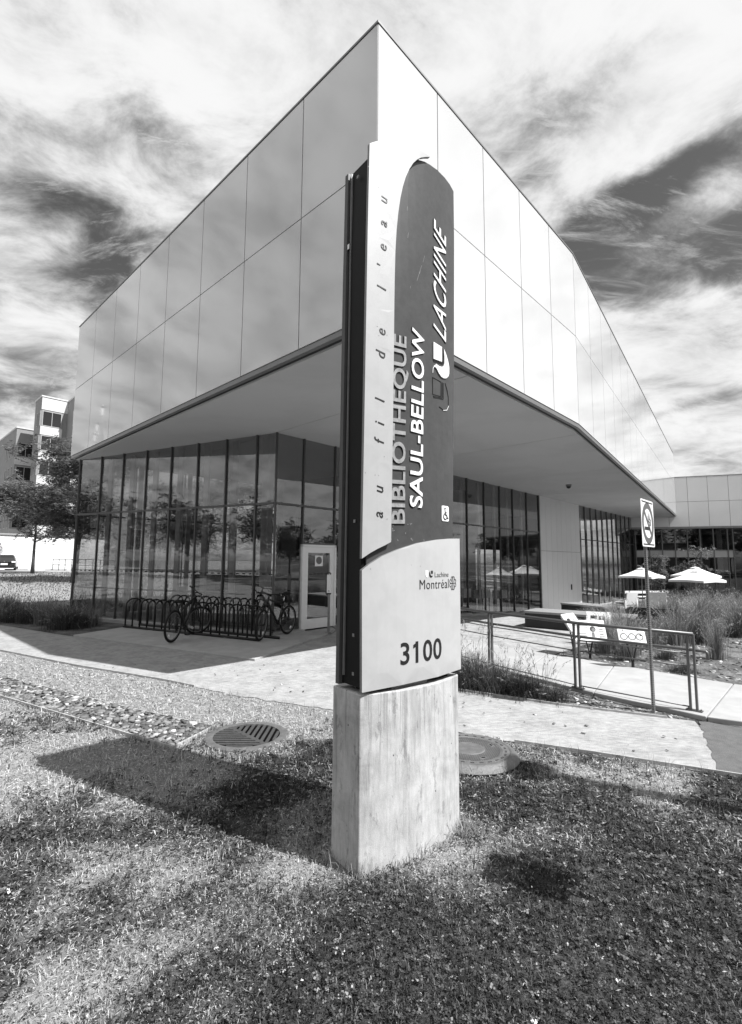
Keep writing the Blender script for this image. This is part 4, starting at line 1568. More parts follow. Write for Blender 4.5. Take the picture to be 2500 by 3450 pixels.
MH = thing('manhole_cover', 'raised round iron manhole cover half hidden behind the concrete base', 'manhole', (0.93, 4.74, 0))
MB().lathe([(0.30, 0.0), (0.455, 0.022), (0.453, 0.032), (0.415, 0.082), (0.39, 0.097), (0.372, 0.100), (0.368, 0.092)], 56).build('frame', M_IRONLT, MH, True)
MB().lathe([(0.30, 0.05), (0.362, 0.05), (0.364, 0.094), (0.300, 0.096), (0.294, 0.090), (0.288, 0.092), (0.150, 0.094), (0.145, 0.090), (0.138, 0.097), (0.001, 0.099)], 56).build('lid', M_IRONLT, MH)
mb = MB()
for k in range(26):
    a = 2 * math.pi * k / 26
    c = Vector((math.cos(a) * 0.332, math.sin(a) * 0.332, 0.0965))
    t_ = Vector((-math.sin(a), math.cos(a), 0))
    mb.obox(c, t_ * 0.016, Vector((math.cos(a), math.sin(a), 0)) * 0.008, (0, 0, 0.004))
mb.build('raised_mark', M_IRON, MH)
for k in range(4):
    a = R(20 + 90 * k)
    c = Vector((math.cos(a) * 0.235, math.sin(a) * 0.235, 0.0925))
    t_ = Vector((-math.sin(a), math.cos(a), 0))
    MB().obox(c, t_ * 0.038, Vector((math.cos(a), math.sin(a), 0)) * 0.021, (0, 0, 0.004)).build('pick_boss', M_IRONLT, MH, bevel=.004)
    MB().obox(c + Vector((0, 0, .0035)), t_ * 0.018, Vector((math.cos(a), math.sin(a), 0)) * 0.008, (0, 0, 0.0015)).build('pick_hole', M_HOLE, MH)
mb = MB()
for i in range(-14, 15):
    for d_ in (0, 1):
        s = i * 0.02
        pts = []
        h2 = 0.283 ** 2 - s * s
        if h2 <= 0:
            continue
        h = math.sqrt(h2)
        segs = [(-h, h)]
        if abs(s) < 0.152:
            g = math.sqrt(0.152 ** 2 - s * s)
            segs = [(-h, -g), (g, h)]
        for a, b in segs:
            A_, B_ = ((a, s), (b, s)) if d_ == 0 else ((s, a), (s, b))
            mb.beam((*A_, 0.093), (*B_, 0.093), 0.004, 0.0035)
mb.build('tread_pattern', M_IRON, MH)
MH.scale = (1, 1, .75)

# ------------------------------------------------------------------ no-smoking sign
NS = thing('no_smoking_sign', 'square white no-smoking sign on a perforated steel post by the railing', 'sign', (3.42, 6.05, 0))
mb = MB()
mb.obox((0, 0, 1.28), ER * 0.022, N_R * 0.003, (0, 0, 1.30))
mb.obox(ER * 0.024 - N_R * 0.012 + Vector((0, 0, 1.28)), ER * 0.003, N_R * 0.015, (0, 0, 1.30))
mb.obox(ER * -0.024 - N_R * 0.012 + Vector((0, 0, 1.28)), ER * 0.003, N_R * 0.015, (0, 0, 1.30))
mb.build('post', M_GALV, NS)
mb = MB()
for k in range(78):
    mb.obox(N_R * 0.0035 + Vector((0, 0, 0.06 + k * 0.0255)), ER * 0.006, N_R * 0.0008, (0, 0, 0.006))
    mb.obox(ER * -0.0275 - N_R * 0.012 + Vector((0, 0, 0.06 + k * 0.0255)), ER * 0.0008, N_R * 0.005, (0, 0, 0.006))
mb.build('perforation', M_HOLE, NS)
NSO = N_R * 0.03 + Vector((0, 0, 2.29))


def ns_shape(name, pts, lift, m, th=0.004):
    n = len(pts)
    V = [NSO + ER * x + Vector((0, 0, y)) + N_R * lift for x, y in pts] + [NSO + ER * x + Vector((0, 0, y)) + N_R * (lift - th) for x, y in pts]
    F = [tuple(range(n)), tuple(range(n, 2 * n))[::-1]] + [(i, n + i, n + (i + 1) % n, (i + 1) % n) for i in range(n)]
    return MB().add(V, F).build(name, m, NS)


def ns_ring(name, r1, r2, lift, m, n=40):
    V, F = [], []
    for k in range(n):
        a = 2 * math.pi * k / n
        for r_ in (r1, r2):
            V.append(NSO + ER * (r_ * math.cos(a)) + Vector((0, 0, r_ * math.sin(a))) + N_R * lift)
    for k in range(n):
        j = (k + 1) % n
        F.append((2 * k, 2 * k + 1, 2 * j + 1, 2 * j))
    return MB().add(V, F).build(name, m, NS)


M_RED = mat('sign_red_as_grey', 0.10, 0.45)
rr = [(x, z) for x, z in rrect(-0.275, 0.275, -0.29, 0.29, 0.03)]
ns_shape('plate', rr, 0.0, M_WHITE)
ns_ring('ring', 0.250, 0.190, 0.0015, M_RED)
ns_ring('ring_outline', 0.256, 0.250, 0.0018, M_INK)
ns_ring('ring_outline', 0.190, 0.184, 0.0018, M_INK)
ns_shape('slash', [(-0.15, 0.115), (-0.115, 0.15), (0.15, -0.115), (0.115, -0.15)], 0.0022, M_RED, .001)
ns_shape('cigarette', [(-0.15, -0.085), (0.055, -0.085), (0.055, -0.045), (-0.15, -0.045)], 0.003, M_INK, .001)
ns_shape('cigarette', [(0.065, -0.085), (0.09, -0.085), (0.09, -0.045), (0.065, -0.045)], 0.003, M_INK, .001)
for pts in ([(0.07, -0.03), (0.09, -0.03), (0.085, 0.02), (0.03, 0.035), (0.02, 0.10), (0.0, 0.10), (0.008, 0.02), (0.066, 0.01)], [(0.11, -0.03), (0.125, -0.03), (0.125, 0.05), (0.08, 0.065), (0.065, 0.13), (0.045, 0.13), (0.06, 0.05), (0.107, 0.035)]):
    ns_shape('smoke', pts, 0.003, M_INK, .001)
for z in (0.262, -0.262):
    ns_shape('border_line', [(-0.24, z - .008), (0.24, z - .008), (0.24, z + .008), (-0.24, z + .008)], 0.0015, M_INK, .001)

# ------------------------------------------------------------------ railing along the walk
RL = thing('railing', 'brushed steel double railing along the edge of the concrete walk', 'railing', (2.9, 7.0, 0.055))
RO = Vector((2.9, 7.0, 0.0))
nodes = [(3.88, 5.97), (2.905, 7.005), (2.03, 8.39), (1.30, 9.75), (0.55, 11.0)]
off = Vector((0.026, 0.014, 0))


def rp(p, z):
    return Vector((p[0], p[1], z)) - Vector((RO.x, RO.y, 0.055))


for i, n in enumerate(nodes):
    nv = Vector((*n, 0))
    d_ = (Vector((*nodes[min(i + 1, 4)], 0)) - Vector((*nodes[max(i - 1, 0)], 0))).normalized()
    for s in ((-1, 1) if i else (0, 1.9)):
        p = nv + d_ * 0.035 * s
        h = 0.945 if i else 0.945
        MB().obox(rp(p, h / 2 + .03), d_ * 0.012, Vector((-d_.y, d_.x, 0)) * 0.020, (0, 0, h / 2 - .025)).build('post', M_STEEL, RL, bevel=.003)
    MB().obox(rp(nv + d_ * (0.03 if not i else 0), 0.062), d_ * 0.085, Vector((-d_.y, d_.x, 0)) * 0.035, (0, 0, 0.007)).build('base_plate', M_STEEL, RL, bevel=.002)
    for a, b in ((-.065, -.02), (-.065, .02), (.065, -.02), (.065, .02)):
        q = nv + d_ * (a + (0.03 if not i else 0)) + Vector((-d_.y, d_.x, 0)) * b
        MB().lathe([(0.008, 0.0), (0.008, 0.012), (0.001, 0.012)], 8, rp(q, 0.068)).build('bolt', M_STEEL, RL)
MB().tube([rp(p, 0.95) for p in nodes], 0.023, 10).build('top_rail', M_STEEL, RL, True)
inw = Vector((0.56, 0.56, 0)).normalized() * 0.06
ends = [Vector((nodes[0][0] + .075, nodes[0][1] - .08, 0))] + [Vector((*n, 0)) for n in nodes]
MB().tube([rp(ends[0] + inw + Vector((.01, -.01, 0)), 0.66), rp(ends[0] + inw + Vector((.01, -.01, 0)), 0.74)] + [rp(p + inw, 0.755) for p in ends], 0.019, 10).build('handrail', M_STEEL, RL, True)
for a, b in zip(nodes, nodes[1:]):
    va, vb = Vector((*a, 0)), Vector((*b, 0))
    dd = (vb - va).normalized()
    pa, pb = va + dd * (0.035 if a != nodes[0] else .066), vb - dd * 0.035
    for z in (0.715, 0.565, 0.095):
        MB().tube([rp(pa, z), rp(pb, z)], 0.0085, 8).build('rail', M_STEEL, RL, True)
    for q in (pa, pb):
        mb = MB()
        mb.tube([rp(q, 0.73), rp(q + inw * .6, 0.72), rp(q + inw, 0.74)], 0.006, 6)
        mb.build('bracket', M_STEEL, RL, True)

# ------------------------------------------------------------------ bicycle rack
ra, rb = Vector((-6.42, 12.93, 0.045)), Vector((-2.45, 10.87, 0.045))
rd = (rb - ra).normalized()
rn = Vector((-rd.y, rd.x, 0))
RK = thing('bike_rack', 'long black bicycle rack of round hoops on two floor rails', 'bike rack', tuple((ra + rb) / 2))
ro = (ra + rb) / 2
RDEP = 0.46
for s in (0.0, RDEP):
    MB().tube([ra + rn * s - ro - rd * .02 + Vector((0, 0, .03)), rb + rn * s - ro + rd * (.02 + .2 * (s > 0)) + Vector((0, 0, .03))], 0.03, 10).build('rail', M_BLACK, RK, True)
Lr = (rb - ra).length
nh = 17
for k in range(nh):
    c = ra + rd * (0.04 + (Lr - 0.08) * k / (nh - 1)) - ro
    pts = [c + Vector((0, 0, .03))]
    w = RDEP
    rr_ = w / 2
    ht = 0.74
    for j in range(11):
        a = math.pi * j / 10
        pts.append(c + rn * (rr_ - rr_ * math.cos(a)) + Vector((0, 0, ht - rr_ * .75 + rr_ * .75 * math.sin(a))))
    pts.append(c + rn * w + Vector((0, 0, .03)))
    MB().tube(pts, 0.021, 8).build('hoop', M_BLACK, RK, True)
for s in (0.25, 0.8):
    c = ra + rd * (Lr * s) - ro - rn * 0.035
    MB().obox(c + Vector((0, 0, .012)), rd * .05, rn * .03, (0, 0, .008)).build('anchor_plate', M_CHROME, RK)


# ------------------------------------------------------------------ bicycles
def wheel(parent, name, r=0.345, disc=True):
    w = MB().torus((0, 0, 0), (0, 1, 0), r - 0.024, 0.024, 40, 10).build(name, M_TYRE, parent, True)
    MB().torus((0, 0, 0), (0, 1, 0), r - 0.055, 0.012, 40, 6).build('rim', M_IRONLT, w, True)
    mb = MB()
    for k in range(28):
        a = 2 * math.pi * k / 28
        b = a + (0.35 if k % 2 else -0.35)
        s = 0.025 if k % 4 < 2 else -0.025
        mb.tube([(0.022 * math.cos(b), s, 0.022 * math.sin(b)), ((r - .06) * math.cos(a), 0, (r - .06) * math.sin(a))], 0.0016, 4, cap=False)
    mb.build('spoke', M_IRONLT, w)
    MB().tube([(0, -0.05, 0), (0, 0.05, 0)], 0.022, 12).build('hub', M_BLACK, w, True)
    MB().obox((-.10, 0.012, -.19), (0.014, 0, .02), (0, .004, 0), (.03, 0, -.02)).build('reflector', M_LAMP, w)
    return w


def bicycle(label, rear, ang, wb, steer, style, lean=0.0):
    b = thing('bicycle', label, 'bicycle', (rear[0], rear[1], 0.047), ang)
    b.rotation_euler = (lean, 0, ang)
    r = 0.345
    mt = M_BLACK
    hubf = Vector((wb, 0, r))
    bb = Vector((0.43, 0, 0.29))
    if style == 'mtb':
        st, ht, hb_, tr = Vector((0.28, 0, 0.72)), Vector((wb - .27, 0, 0.94)), Vector((wb - .21, 0, 0.80)), 0.026
    else:
        st, ht, hb_, tr = Vector((0.25, 0, 0.80)), Vector((wb - .24, 0, 0.92)), Vector((wb - .20, 0, 0.78)), 0.019
    mb = MB()
    mb.tube([bb, st], 0.018, 8)
    mb.tube([st - Vector((-.01, 0, .05)), ht + Vector((0.01, 0, -.04))], tr, 8)
    mb.tube([bb, (hb_ + ht) / 2 + Vector((0, 0, -.03))], tr * 1.25, 8)
    mb.tube([hb_, ht], 0.024, 10)
    for s in (-1, 1):
        mb.tube([bb + Vector((0, s * .03, 0)), (0, s * .065, r)], 0.011, 6)
        mb.tube([st + Vector((0, s * .02, -.08)), (0, s * .065, r)], 0.009, 6)
    mb.build('frame', mt, b, True)
    fw = thing('front_fork', None, None)
    fw.parent = b
    w = wheel(b, 'wheel')
    w.location = (0, 0, r)
    f = MB()
    ax = (ht - hb_).normalized()
    # steering parts are built round the head tube and turned about it
    M_ = Matrix.Translation(hb_) @ Matrix.Rotation(steer, 4, ax) @ Matrix.Translation(-hb_)
    for s in (-1, 1):
        f.tube([hb_ + Vector((0, s * .055, -.02)), hubf + Vector((0, s * .055, 0))], [0.017, 0.013], 8)
    f.beam(hb_ + Vector((0, -.07, -.02)), hb_ + Vector((0, .07, -.02)), 0.04, 0.035)
    f.tube([hb_, ht + ax * 0.06], 0.015, 8)
    top = ht + ax * 0.07
    stem = top + Vector((0.07, 0, 0.02))
    f.tube([top, stem], 0.017, 8)
    fo = f.build('fork', mt, b, True)
    fo.matrix_local = M_
    bpy.data.objects.remove(fw)
    wf = wheel(b, 'wheel')
    wf.matrix_local = M_ @ Matrix.Translation(hubf)
    h = MB()
    if style == 'mtb':
        hp = [stem + Vector((-.05, -.33, .03)), stem + Vector((-.02, -.18, .025)), stem + Vector((0, -.06, 0)), stem + Vector((0, .06, 0)), stem + Vector((-.02, .18, .025)), stem + Vector((-.05, .33, .03))]
    else:
        hp = [stem + Vector((-.02, -.29, .01)), stem, stem + Vector((-.02, .29, .01))]
    h.tube(hp, 0.0125, 8)
    if style != 'mtb':
        for s in (-1, 1):
            h.tube([stem + Vector((-.02, s * .285, .01)), stem + Vector((.09, s * .28, .07))], 0.0115, 8)
    for s in (-1, 1):
        h.tube([stem + Vector((0, s * .17, .0)), stem + Vector((.05, s * .22, -.02)), stem + Vector((.03, s * .30, -.03))], 0.006, 6)
    h.tube([stem + Vector((.01, .05, 0)), stem + Vector((.10, .03, -.08)), hb_ + Vector((.07, .02, .0))], 0.004, 5)
    h.tube([stem + Vector((.01, -.05, 0)), stem + Vector((.11, -.02, -.12)), hb_ + Vector((.05, -.03, -.05))], 0.004, 5)
    ho = h.build('handlebar', mt, b, True)
    ho.matrix_local = M_
    for s in (-1, 1):
        e = hp[0] if s < 0 else hp[-1]
        i_ = e + Vector((0.02, -s * .12, -.003))
        g = MB().tube([i_, e], 0.017, 8).build('grip', M_TYRE, ho, True)
        MB().tube([e, e + Vector((-.001, s * .012, 0))], 0.016, 8).build('grip_cap', M_CHROME, ho, True)
    sp_ = (st - bb).normalized()
    sad = st + sp_ * (0.12 if style == 'mtb' else 0.16)
    MB().tube([st - sp_ * .02, sad], 0.0135, 8).build('seat_post', M_CHROME if style != 'mtb' else M_BLACK, b, True)
    s_ = MB()
    prof = [(-.14, .075, .0), (-.10, .085, .012), (-.02, .06, .008), (.06, .03, .0), (.13, .018, -.006)]
    V, F = [], []
    for x, hw, dz in prof:
        for k in range(8):
            a = 2 * math.pi * k / 8
            V.append(sad + Vector((x, hw * math.cos(a), .03 + dz + .02 * math.sin(a) - (.015 if math.sin(a) < -.5 else 0))))
    for i in range(4):
        for k in range(8):
            F.append((i * 8 + k, i * 8 + (k + 1) % 8, (i + 1) * 8 + (k + 1) % 8, (i + 1) * 8 + k))
    F += [tuple(range(8))[::-1], tuple(range(32, 40))]
    s_.add(V, F).build('saddle', M_TYRE, b, True)
    MB().torus(bb + Vector((0, -.055, 0)), (0, 1, 0), 0.085, 0.006, 24, 6).torus(bb + Vector((0, -.05, 0)), (0, 1, 0), 0.05, 0.006, 20, 6).build('chainring', M_BLACK, b, True)
    MB().tube([(0, -.05, r), (0, -.035, r)], 0.062, 20).tube([(0, -.035, r), (0, -.03, r)], 0.05, 20).build('cassette', M_IRON, b)
    MB().tube([Vector((0, -.045, r + .045)), bb + Vector((0, -.055, .085))], .005, 5).tube([Vector((.03, -.045, r - .10)), bb + Vector((0, -.055, -.085))], .005, 5).build('chain', M_BLACK, b)
    MB().beam((.01, -.06, r), (.03, -.06, r - .11), .012, .03).build('derailleur', M_BLACK, b)
    for s, a in ((-1, R(250)), (1, R(70))):
        ca = bb + Vector((.17 * math.cos(a), s * .085, .17 * math.sin(a)))
        MB().beam(bb + Vector((0, s * .07, 0)), ca, .018, .024).build('crank', M_CHROME if style != 'mtb' else M_BLACK, b, bevel=.004)
        MB().obox(ca + Vector((0, s * .06, 0)), (.045, 0, 0), (0, .045, 0), (0, 0, .012)).build('pedal', M_BLACK, b, bevel=.004)
    if style != 'mtb':
        MB().beam(Vector((.22, -.07, .16)), Vector((.225, -.07, .38)), .022, .012).build('kickstand', M_CHROME, b)
        MB().obox(st + Vector((-.10, 0, .08)), (.05, 0, .0), (0, .06, 0), (.02, 0, .05)).build('saddle_bag', M_BLACK, b, bevel=.01)
    return b


a_ = math.atan2(12.0 - 10.58, -4.05 + 4.24)
bicycle('black mountain bicycle standing in the middle of the rack, rear wheel towards the path', (-4.24, 10.62), a_, 1.12, R(-38), 'mtb', R(3))
a_ = math.atan2(10.87 - 12.0, -2.46 + 1.98)
bicycle('dark city bicycle with bar ends at the door end of the rack', (-1.99, 11.93), a_, 1.10, R(14), 'city', R(-2))

# ------------------------------------------------------------------ door button post
BP = thing('door_button_post', 'slim grey post with a white push-button box beside the door', 'post', (-1.03, 12.22, 0.045))
MB().box(-.028, .028, -.028, .028, 0, 0.94).build('post', M_FASCIA, BP, bevel=.004)
MB().box(-.075, .075, -.075, .075, 0, 0.012).build('base_plate', M_FASCIA, BP, bevel=.003)
MB().box(-.055, .055, -.045, .045, 0.97, 1.42).build('box', M_WHITE, BP, bevel=.006)
MB().box(-.05, .05, -.04, .04, 0.94, 0.97).build('collar', M_BLACK, BP)
MB().lathe([(.013, 0), (.013, .006), (.001, .006)], 14).build('button', M_BLACK, BP).matrix_local = Matrix(((1, 0, 0, 0), (0, 0, -1, -.045), (0, 1, 0, 1.02), (0, 0, 0, 1)))

# ------------------------------------------------------------------ steel benches, planter, information lecterns
M_CORT = mat('dark_steel_box', 0.02, 0.5, metal=0.3, var=0.3, vscale=4)
M_TOP = mat('weathered_bench_top', 0.24, 0.75, var=0.18, vscale=9, stretch=(1, 9, 1))


def slab_bench(label, a, b, depth, h, rows):
    a, b = Vector((*a, 0)), Vector((*b, 0))
    d_ = (b - a).normalized()
    n_ = Vector((-d_.y, d_.x, 0))
    z = min(zgf(a.x, a.y), zgf(b.x, b.y))
    c = (a + b) / 2 + n_ * depth / 2
    t_ = thing('slab_bench', label, 'bench', (c.x, c.y, z))
    L = (b - a).length
    MB().obox((0, 0, h / 2 - .03), d_ * (L / 2 - .02), n_ * (depth / 2 - .02), (0, 0, h / 2 - .03)).build('base', M_CORT, t_)
    w = depth / rows
    for k in range(rows):
        MB().obox(n_ * (-depth / 2 + w * (k + .5)) + Vector((0, 0, h - .035)), d_ * L / 2, n_ * (w / 2 - .004), (0, 0, .03)).build('plank', M_TOP, t_, bevel=.004)
    return t_


slab_bench('long dark slab bench with a weathered plank top behind the railing', (4.28, 13.80), (6.4, 12.18), 1.05, 0.46, 5)
slab_bench('shorter dark slab bench in front of the white cladding', (7.35, 19.1), (8.25, 17.4), 0.9, 0.50, 4)
pb_ = thing('steel_planter', 'dark weathered steel planter box among the grasses beside the sign post', 'planter', (8.1, 14.25, zgf(8.1, 14.2)))
for c_, ax_, ay_ in (((0, 0), (.52, -.36), (.012, .016)), ((.31, .45), (.52, -.36), (.012, .016)), ((-.36, .58), (.012, -.008), (.31, .45)), ((.67, -.13), (.012, -.008), (.31, .45))):
    MB().obox((c_[0], c_[1], .23), (*ax_, 0), (*ay_, 0), (0, 0, .23)).build('side_panel', M_CORT, pb_)


def lectern(label, p, face, w, h, z, tilt, style):
    """information panel on a splayed steel leg; face = compass angle the panel looks towards"""
    t_ = thing('information_panel', label, 'information panel', (p[0], p[1], zgf(*p)))
    f = Vector((math.cos(face), math.sin(face), 0))
    s = Vector((-f.y, f.x, 0))
    upd = (Vector((0, 0, 1)) * math.cos(tilt) - f * math.sin(tilt)).normalized()
    nr = (f * math.cos(tilt) + Vector((0, 0, 1)) * math.sin(tilt)).normalized()
    c = Vector((0, 0, z))
    MB().obox(c, s * w / 2, nr * .012, upd * h / 2).build('panel', M_LETW, t_, bevel=.004)
    MB().obox(c - nr * .03, s * (w / 2 - .03), nr * .015, upd * (h / 2 - .03)).build('backing', M_FIN, t_)
    mb = MB()
    for sx in (-.10, .10):
        mb.beam(c - nr * .03 + s * sx, (0, 0, .10), .02, .02)
    mb.beam((0, 0, .13), (0, 0, 0), .04, .03)
    mb.beam(c - nr * .03 - s * .12 - upd * .1, c - nr * .03 + s * .12 - upd * .1, .02, .02)
    mb.build('leg', M_BLACK, t_)

    def spot(x, y, hw, hh, m, nm='print'):
        MB().obox(c + nr * .0125 + s * (x * w / 2) + upd * (y * h / 2), s * hw * w / 2, nr * .0008, upd * hh * h / 2).build(nm, m, t_)

    def disc(x, y, r_, m, nm='print', lift=.0135):
        o = c + nr * lift + s * (x * w / 2) + upd * (y * h / 2)
        V = [o + s * r_ * math.cos(2 * math.pi * k / 16) + upd * r_ * math.sin(2 * math.pi * k / 16) for k in range(16)]
        MB().add(V, [tuple(range(16))]).build(nm, m, t_)

    if style == 'head':
        for k in range(3):
            spot(-.45, .62 - k * .16, .38, .035, M_GREYINK)
        for k in range(2):
            spot(-.5, -.32 - k * .2, .3, .035, M_GREYINK)
        for k in range(6):
            spot(.72, .6 - k * .24, .12 + .04 * (k % 2), .05, M_GREYINK)
        disc(.22, .12, .055, M_INK)
        disc(.27, .06, .035, M_GREYINK, lift=.0142)
        spot(.2, -.4, .09, .22, M_GREYINK)
    elif style == 'circles':
        for x in (-.6, 0, .55):
            disc(x, -.15, .062, M_GREYINK)
            disc(x, -.15, .042, M_LETW, lift=.0142)
            spot(x, .35, .2, .02, M_INK)
        disc(.66, .1, .02, M_INK, lift=.0150)
        for x in (-.62, .5):
            spot(x, .68, .06, .06, M_INK)
    else:
        spot(-.4, .3, .25, .2, M_INK)
        spot(.4, -.1, .1, .5, M_GREYINK)
        spot(.1, .2, .06, .25, M_INK)
    return t_


lectern('white information panel with a printed head, behind the railing beside the walk', (4.08, 9.25), math.atan2(-.95, -.12), .58, .40, .54, R(28), 'head')
lectern('white information panel with three printed circles, nearest the no-smoking sign', (4.42, 8.40), math.atan2(-.97, -.22), .42, .27, .57, R(30), 'circles')
lectern('small white information panel standing at the end of the long slab bench', (5.03, 10.9), math.atan2(-.9, -.4), .50, .36, .55, R(25), 'other')
lectern('white information panel turned edge-on in front of the long slab bench', (3.98, 9.75), math.atan2(-.75, .66), .50, .40, .62, R(35), 'other')


# ------------------------------------------------------------------ courtyard furniture
def umbrella(label, p, w, zr, za, rz):
    z = zgf(*p)
    t_ = thing('patio_umbrella', label, 'umbrella', (p[0], p[1], z), rz, 'white umbrellas in the courtyard')
    h, a = zr - z, za - z
    n = 8
    V, F = [], []
    cor = []
    for k in range(n):
        t = k % 2
        ang = math.pi / 4 * k
        rad = w / 2 * (1.414 if t else 1.0)
        cor.append((rad * math.cos(ang), rad * math.sin(ang), h + (0.0 if t else .03)))
    hw = [(x * .16, y * .16, a - .02) for x, y, _ in cor]
    md = [(x * .58, y * .58, h + (a - h) * .40) for x, y, _ in cor]
    V = hw + md + cor + [(x, y, q - .10) for x, y, q in cor]
    for i in range(3):
        for k in range(n):
            F.append((i * n + k, (i + 1) * n + k, (i + 1) * n + (k + 1) % n, i * n + (k + 1) % n))
    MB().add(V, F).build('canopy', M_CANVAS, t_)
    V = [(x * .22, y * .22, a - .01) for x, y, _ in cor] + [(0, 0, a + .06)]
    MB().add(V, [(k, (k + 1) % n, n) for k in range(n)]).build('vent_cap', M_CANVAS, t_)
    MB().tube([(0, 0, .05), (0, 0, a + .08)], .022, 10).build('pole', M_FIN, t_, True)
    MB().lathe([(.25, 0), (.25, .06), (.05, .09), (.03, .3)], 16).build('base', M_CORT, t_)
    mb = MB()
    for x, y, q in cor:
        mb.tube([(x * .97, y * .97, q - .02), (x * .06, y * .06, a - .06)], .010, 5)
    mb.build('rib', M_FIN, t_)


umbrella('large white patio umbrella, front one of the overlapping pair', (15.95, 24.0), 1.72, 0.98, 1.42, R(24))
umbrella('white patio umbrella half hidden behind the larger one', (17.35, 26.2), 1.62, 1.14, 1.56, R(10))
umbrella('white patio umbrella partly behind the glass wall and the sign post', (13.92, 25.2), 1.62, 1.12, 1.50, R(38))

bn_ = thing('white_bench', 'long white slatted bench before the dark courtyard glass', 'bench', (17.4, 30.6, zgf(17.4, 30.6)), R(8))
for k in range(2):
    MB().box(-1.5, 1.5, -.28 + .3 * k, -.02 + .3 * k, .42, .47).build('plank', M_WHITE, bn_, bevel=.006)
MB().box(-1.5, 1.5, .30, .34, .62, .78).build('back_plank', M_WHITE, bn_, bevel=.006)
for sx in (-1.2, 0, 1.2):
    MB().box(sx - .04, sx + .04, -.22, .26, 0, .42).build('leg', M_FIN, bn_)
    MB().box(sx - .03, sx + .03, .26, .30, 0, .78).build('back_post', M_FIN, bn_)


def patio_chair(label, p, rz):
    z = zgf(*p)
    t_ = thing('patio_chair', label, 'chair', (p[0], p[1], z), rz)
    MB().box(-.27, .27, -.26, .26, .40, .46).build('seat', M_WHITE, t_, bevel=.01)
    MB().obox((0, .30, .68), (.27, 0, 0), (0, .03, .008), (0, .05, .24)).build('backrest', M_WHITE, t_, bevel=.01)
    for sx in (-.29, .29):
        MB().box(sx - .03, sx + .03, -.28, .30, .60, .65).build('armrest', M_WHITE, t_, bevel=.008)
        for sy in (-.24, .28):
            MB().box(sx - .03, sx + .03, sy - .03, sy + .03, 0, .60).build('leg', M_WHITE, t_)
    MB().box(-.23, .23, -.22, .22, .46, .52).build('cushion', M_INDARK, t_, bevel=.015)


patio_chair('white patio chair with a dark cushion, left one among the grasses', (9.75, 18.9), R(200))
patio_chair('white patio chair with a dark cushion, right one among the grasses', (10.6, 18.3), R(160))

# ------------------------------------------------------------------ parked car
CAR = thing('parked_car', 'dark hatchback parked at the far left beyond the lawn', 'car', (-34.4, 46.2, zgf(-34.4, 46)), R(33))
secs = []
prof_b = [(-2.1, .42, .78), (-2.05, .30, .95), (-1.4, .24, 1.0), (1.3, .24, .96), (1.95, .28, .84), (2.1, .42, .70)]
V, F = [], []
nn = 10
for y, zb, zt in prof_b:
    hw = .88 if abs(y) < 1.7 else .80
    ring = [(-hw + .06, zb), (-hw, zb + .15), (-hw, zt - .18), (-hw + .05, zt - .04), (-hw + .14, zt), (hw - .14, zt), (hw - .05, zt - .04), (hw, zt - .18), (hw, zb + .15), (hw - .06, zb)]
    V += [(x, y, z) for x, z in ring]
for i in range(len(prof_b) - 1):
    for k in range(nn):
        F.append((i * nn + k, i * nn + (k + 1) % nn, (i + 1) * nn + (k + 1) % nn, (i + 1) * nn + k))
F += [tuple(range(nn)), tuple(range(5 * nn, 6 * nn))[::-1]]
MB().add(V, F).build('body', M_CAR, CAR, True)
V = []
for y0, y1, z, hw in ((-1.95, .95, .96, .80), (-1.62, .35, 1.40, .64), (-1.45, .2, 1.45, .56)):
    V += [(-hw, y0, z), (hw, y0, z), (hw, y1, z), (-hw, y1, z)]
F = []
for i in range(2):
    for k in range(4):
        F.append((i * 4 + k, i * 4 + (k + 1) % 4, i * 4 + 4 + (k + 1) % 4, i * 4 + 4 + k))
F.append((8, 9, 10, 11))
MB().add(V, F).build('cabin', M_CAR, CAR)
MB().add([(-.68, -1.91, 1.0), (.68, -1.91, 1.0), (.56, -1.66, 1.36), (-.56, -1.66, 1.36)], [(0, 1, 2, 3)]).build('rear_window', M_CARGL, CAR)
for s in (-1, 1):
    MB().add([(s * .805, -1.4, 1.0), (s * .805, .6, 1.0), (s * .665, .2, 1.36), (s * .665, -1.35, 1.36)], [(0, 1, 2, 3)]).build('side_window', M_CARGL, CAR)
    MB().obox((s * .68, -2.09, .80), (.15, .02, 0), (0, .02, 0), (0, 0, .07)).build('tail_light', M_LAMP, CAR, bevel=.01)
    for y in (-1.3, 1.3):
        w = MB().torus((s * .78, y, .31), (1, 0, 0), .22, .095, 24, 8).build('wheel', M_TYRE, CAR, True)
        MB().tube([(s * .74, y, .31), (s * .84, y, .31)], .17, 16).build('rim', M_IRONLT, w)
MB().obox((0, -2.11, .60), (.26, 0, 0), (0, .008, 0), (0, 0, .07)).build('number_plate', M_LETW, CAR)
MB().lathe([(.06, 0), (.06, .012), (.001, .014)], 16).build('badge', M_CHROME, CAR).matrix_local = Matrix(((1, 0, 0, 0), (0, 0, -1, -2.10), (0, 1, 0, .83), (0, 0, 0, 1)))
MB().box(-.84, .84, -2.13, -2.0, .34, .46).build('bumper', M_TYRE, CAR, bevel=.02)

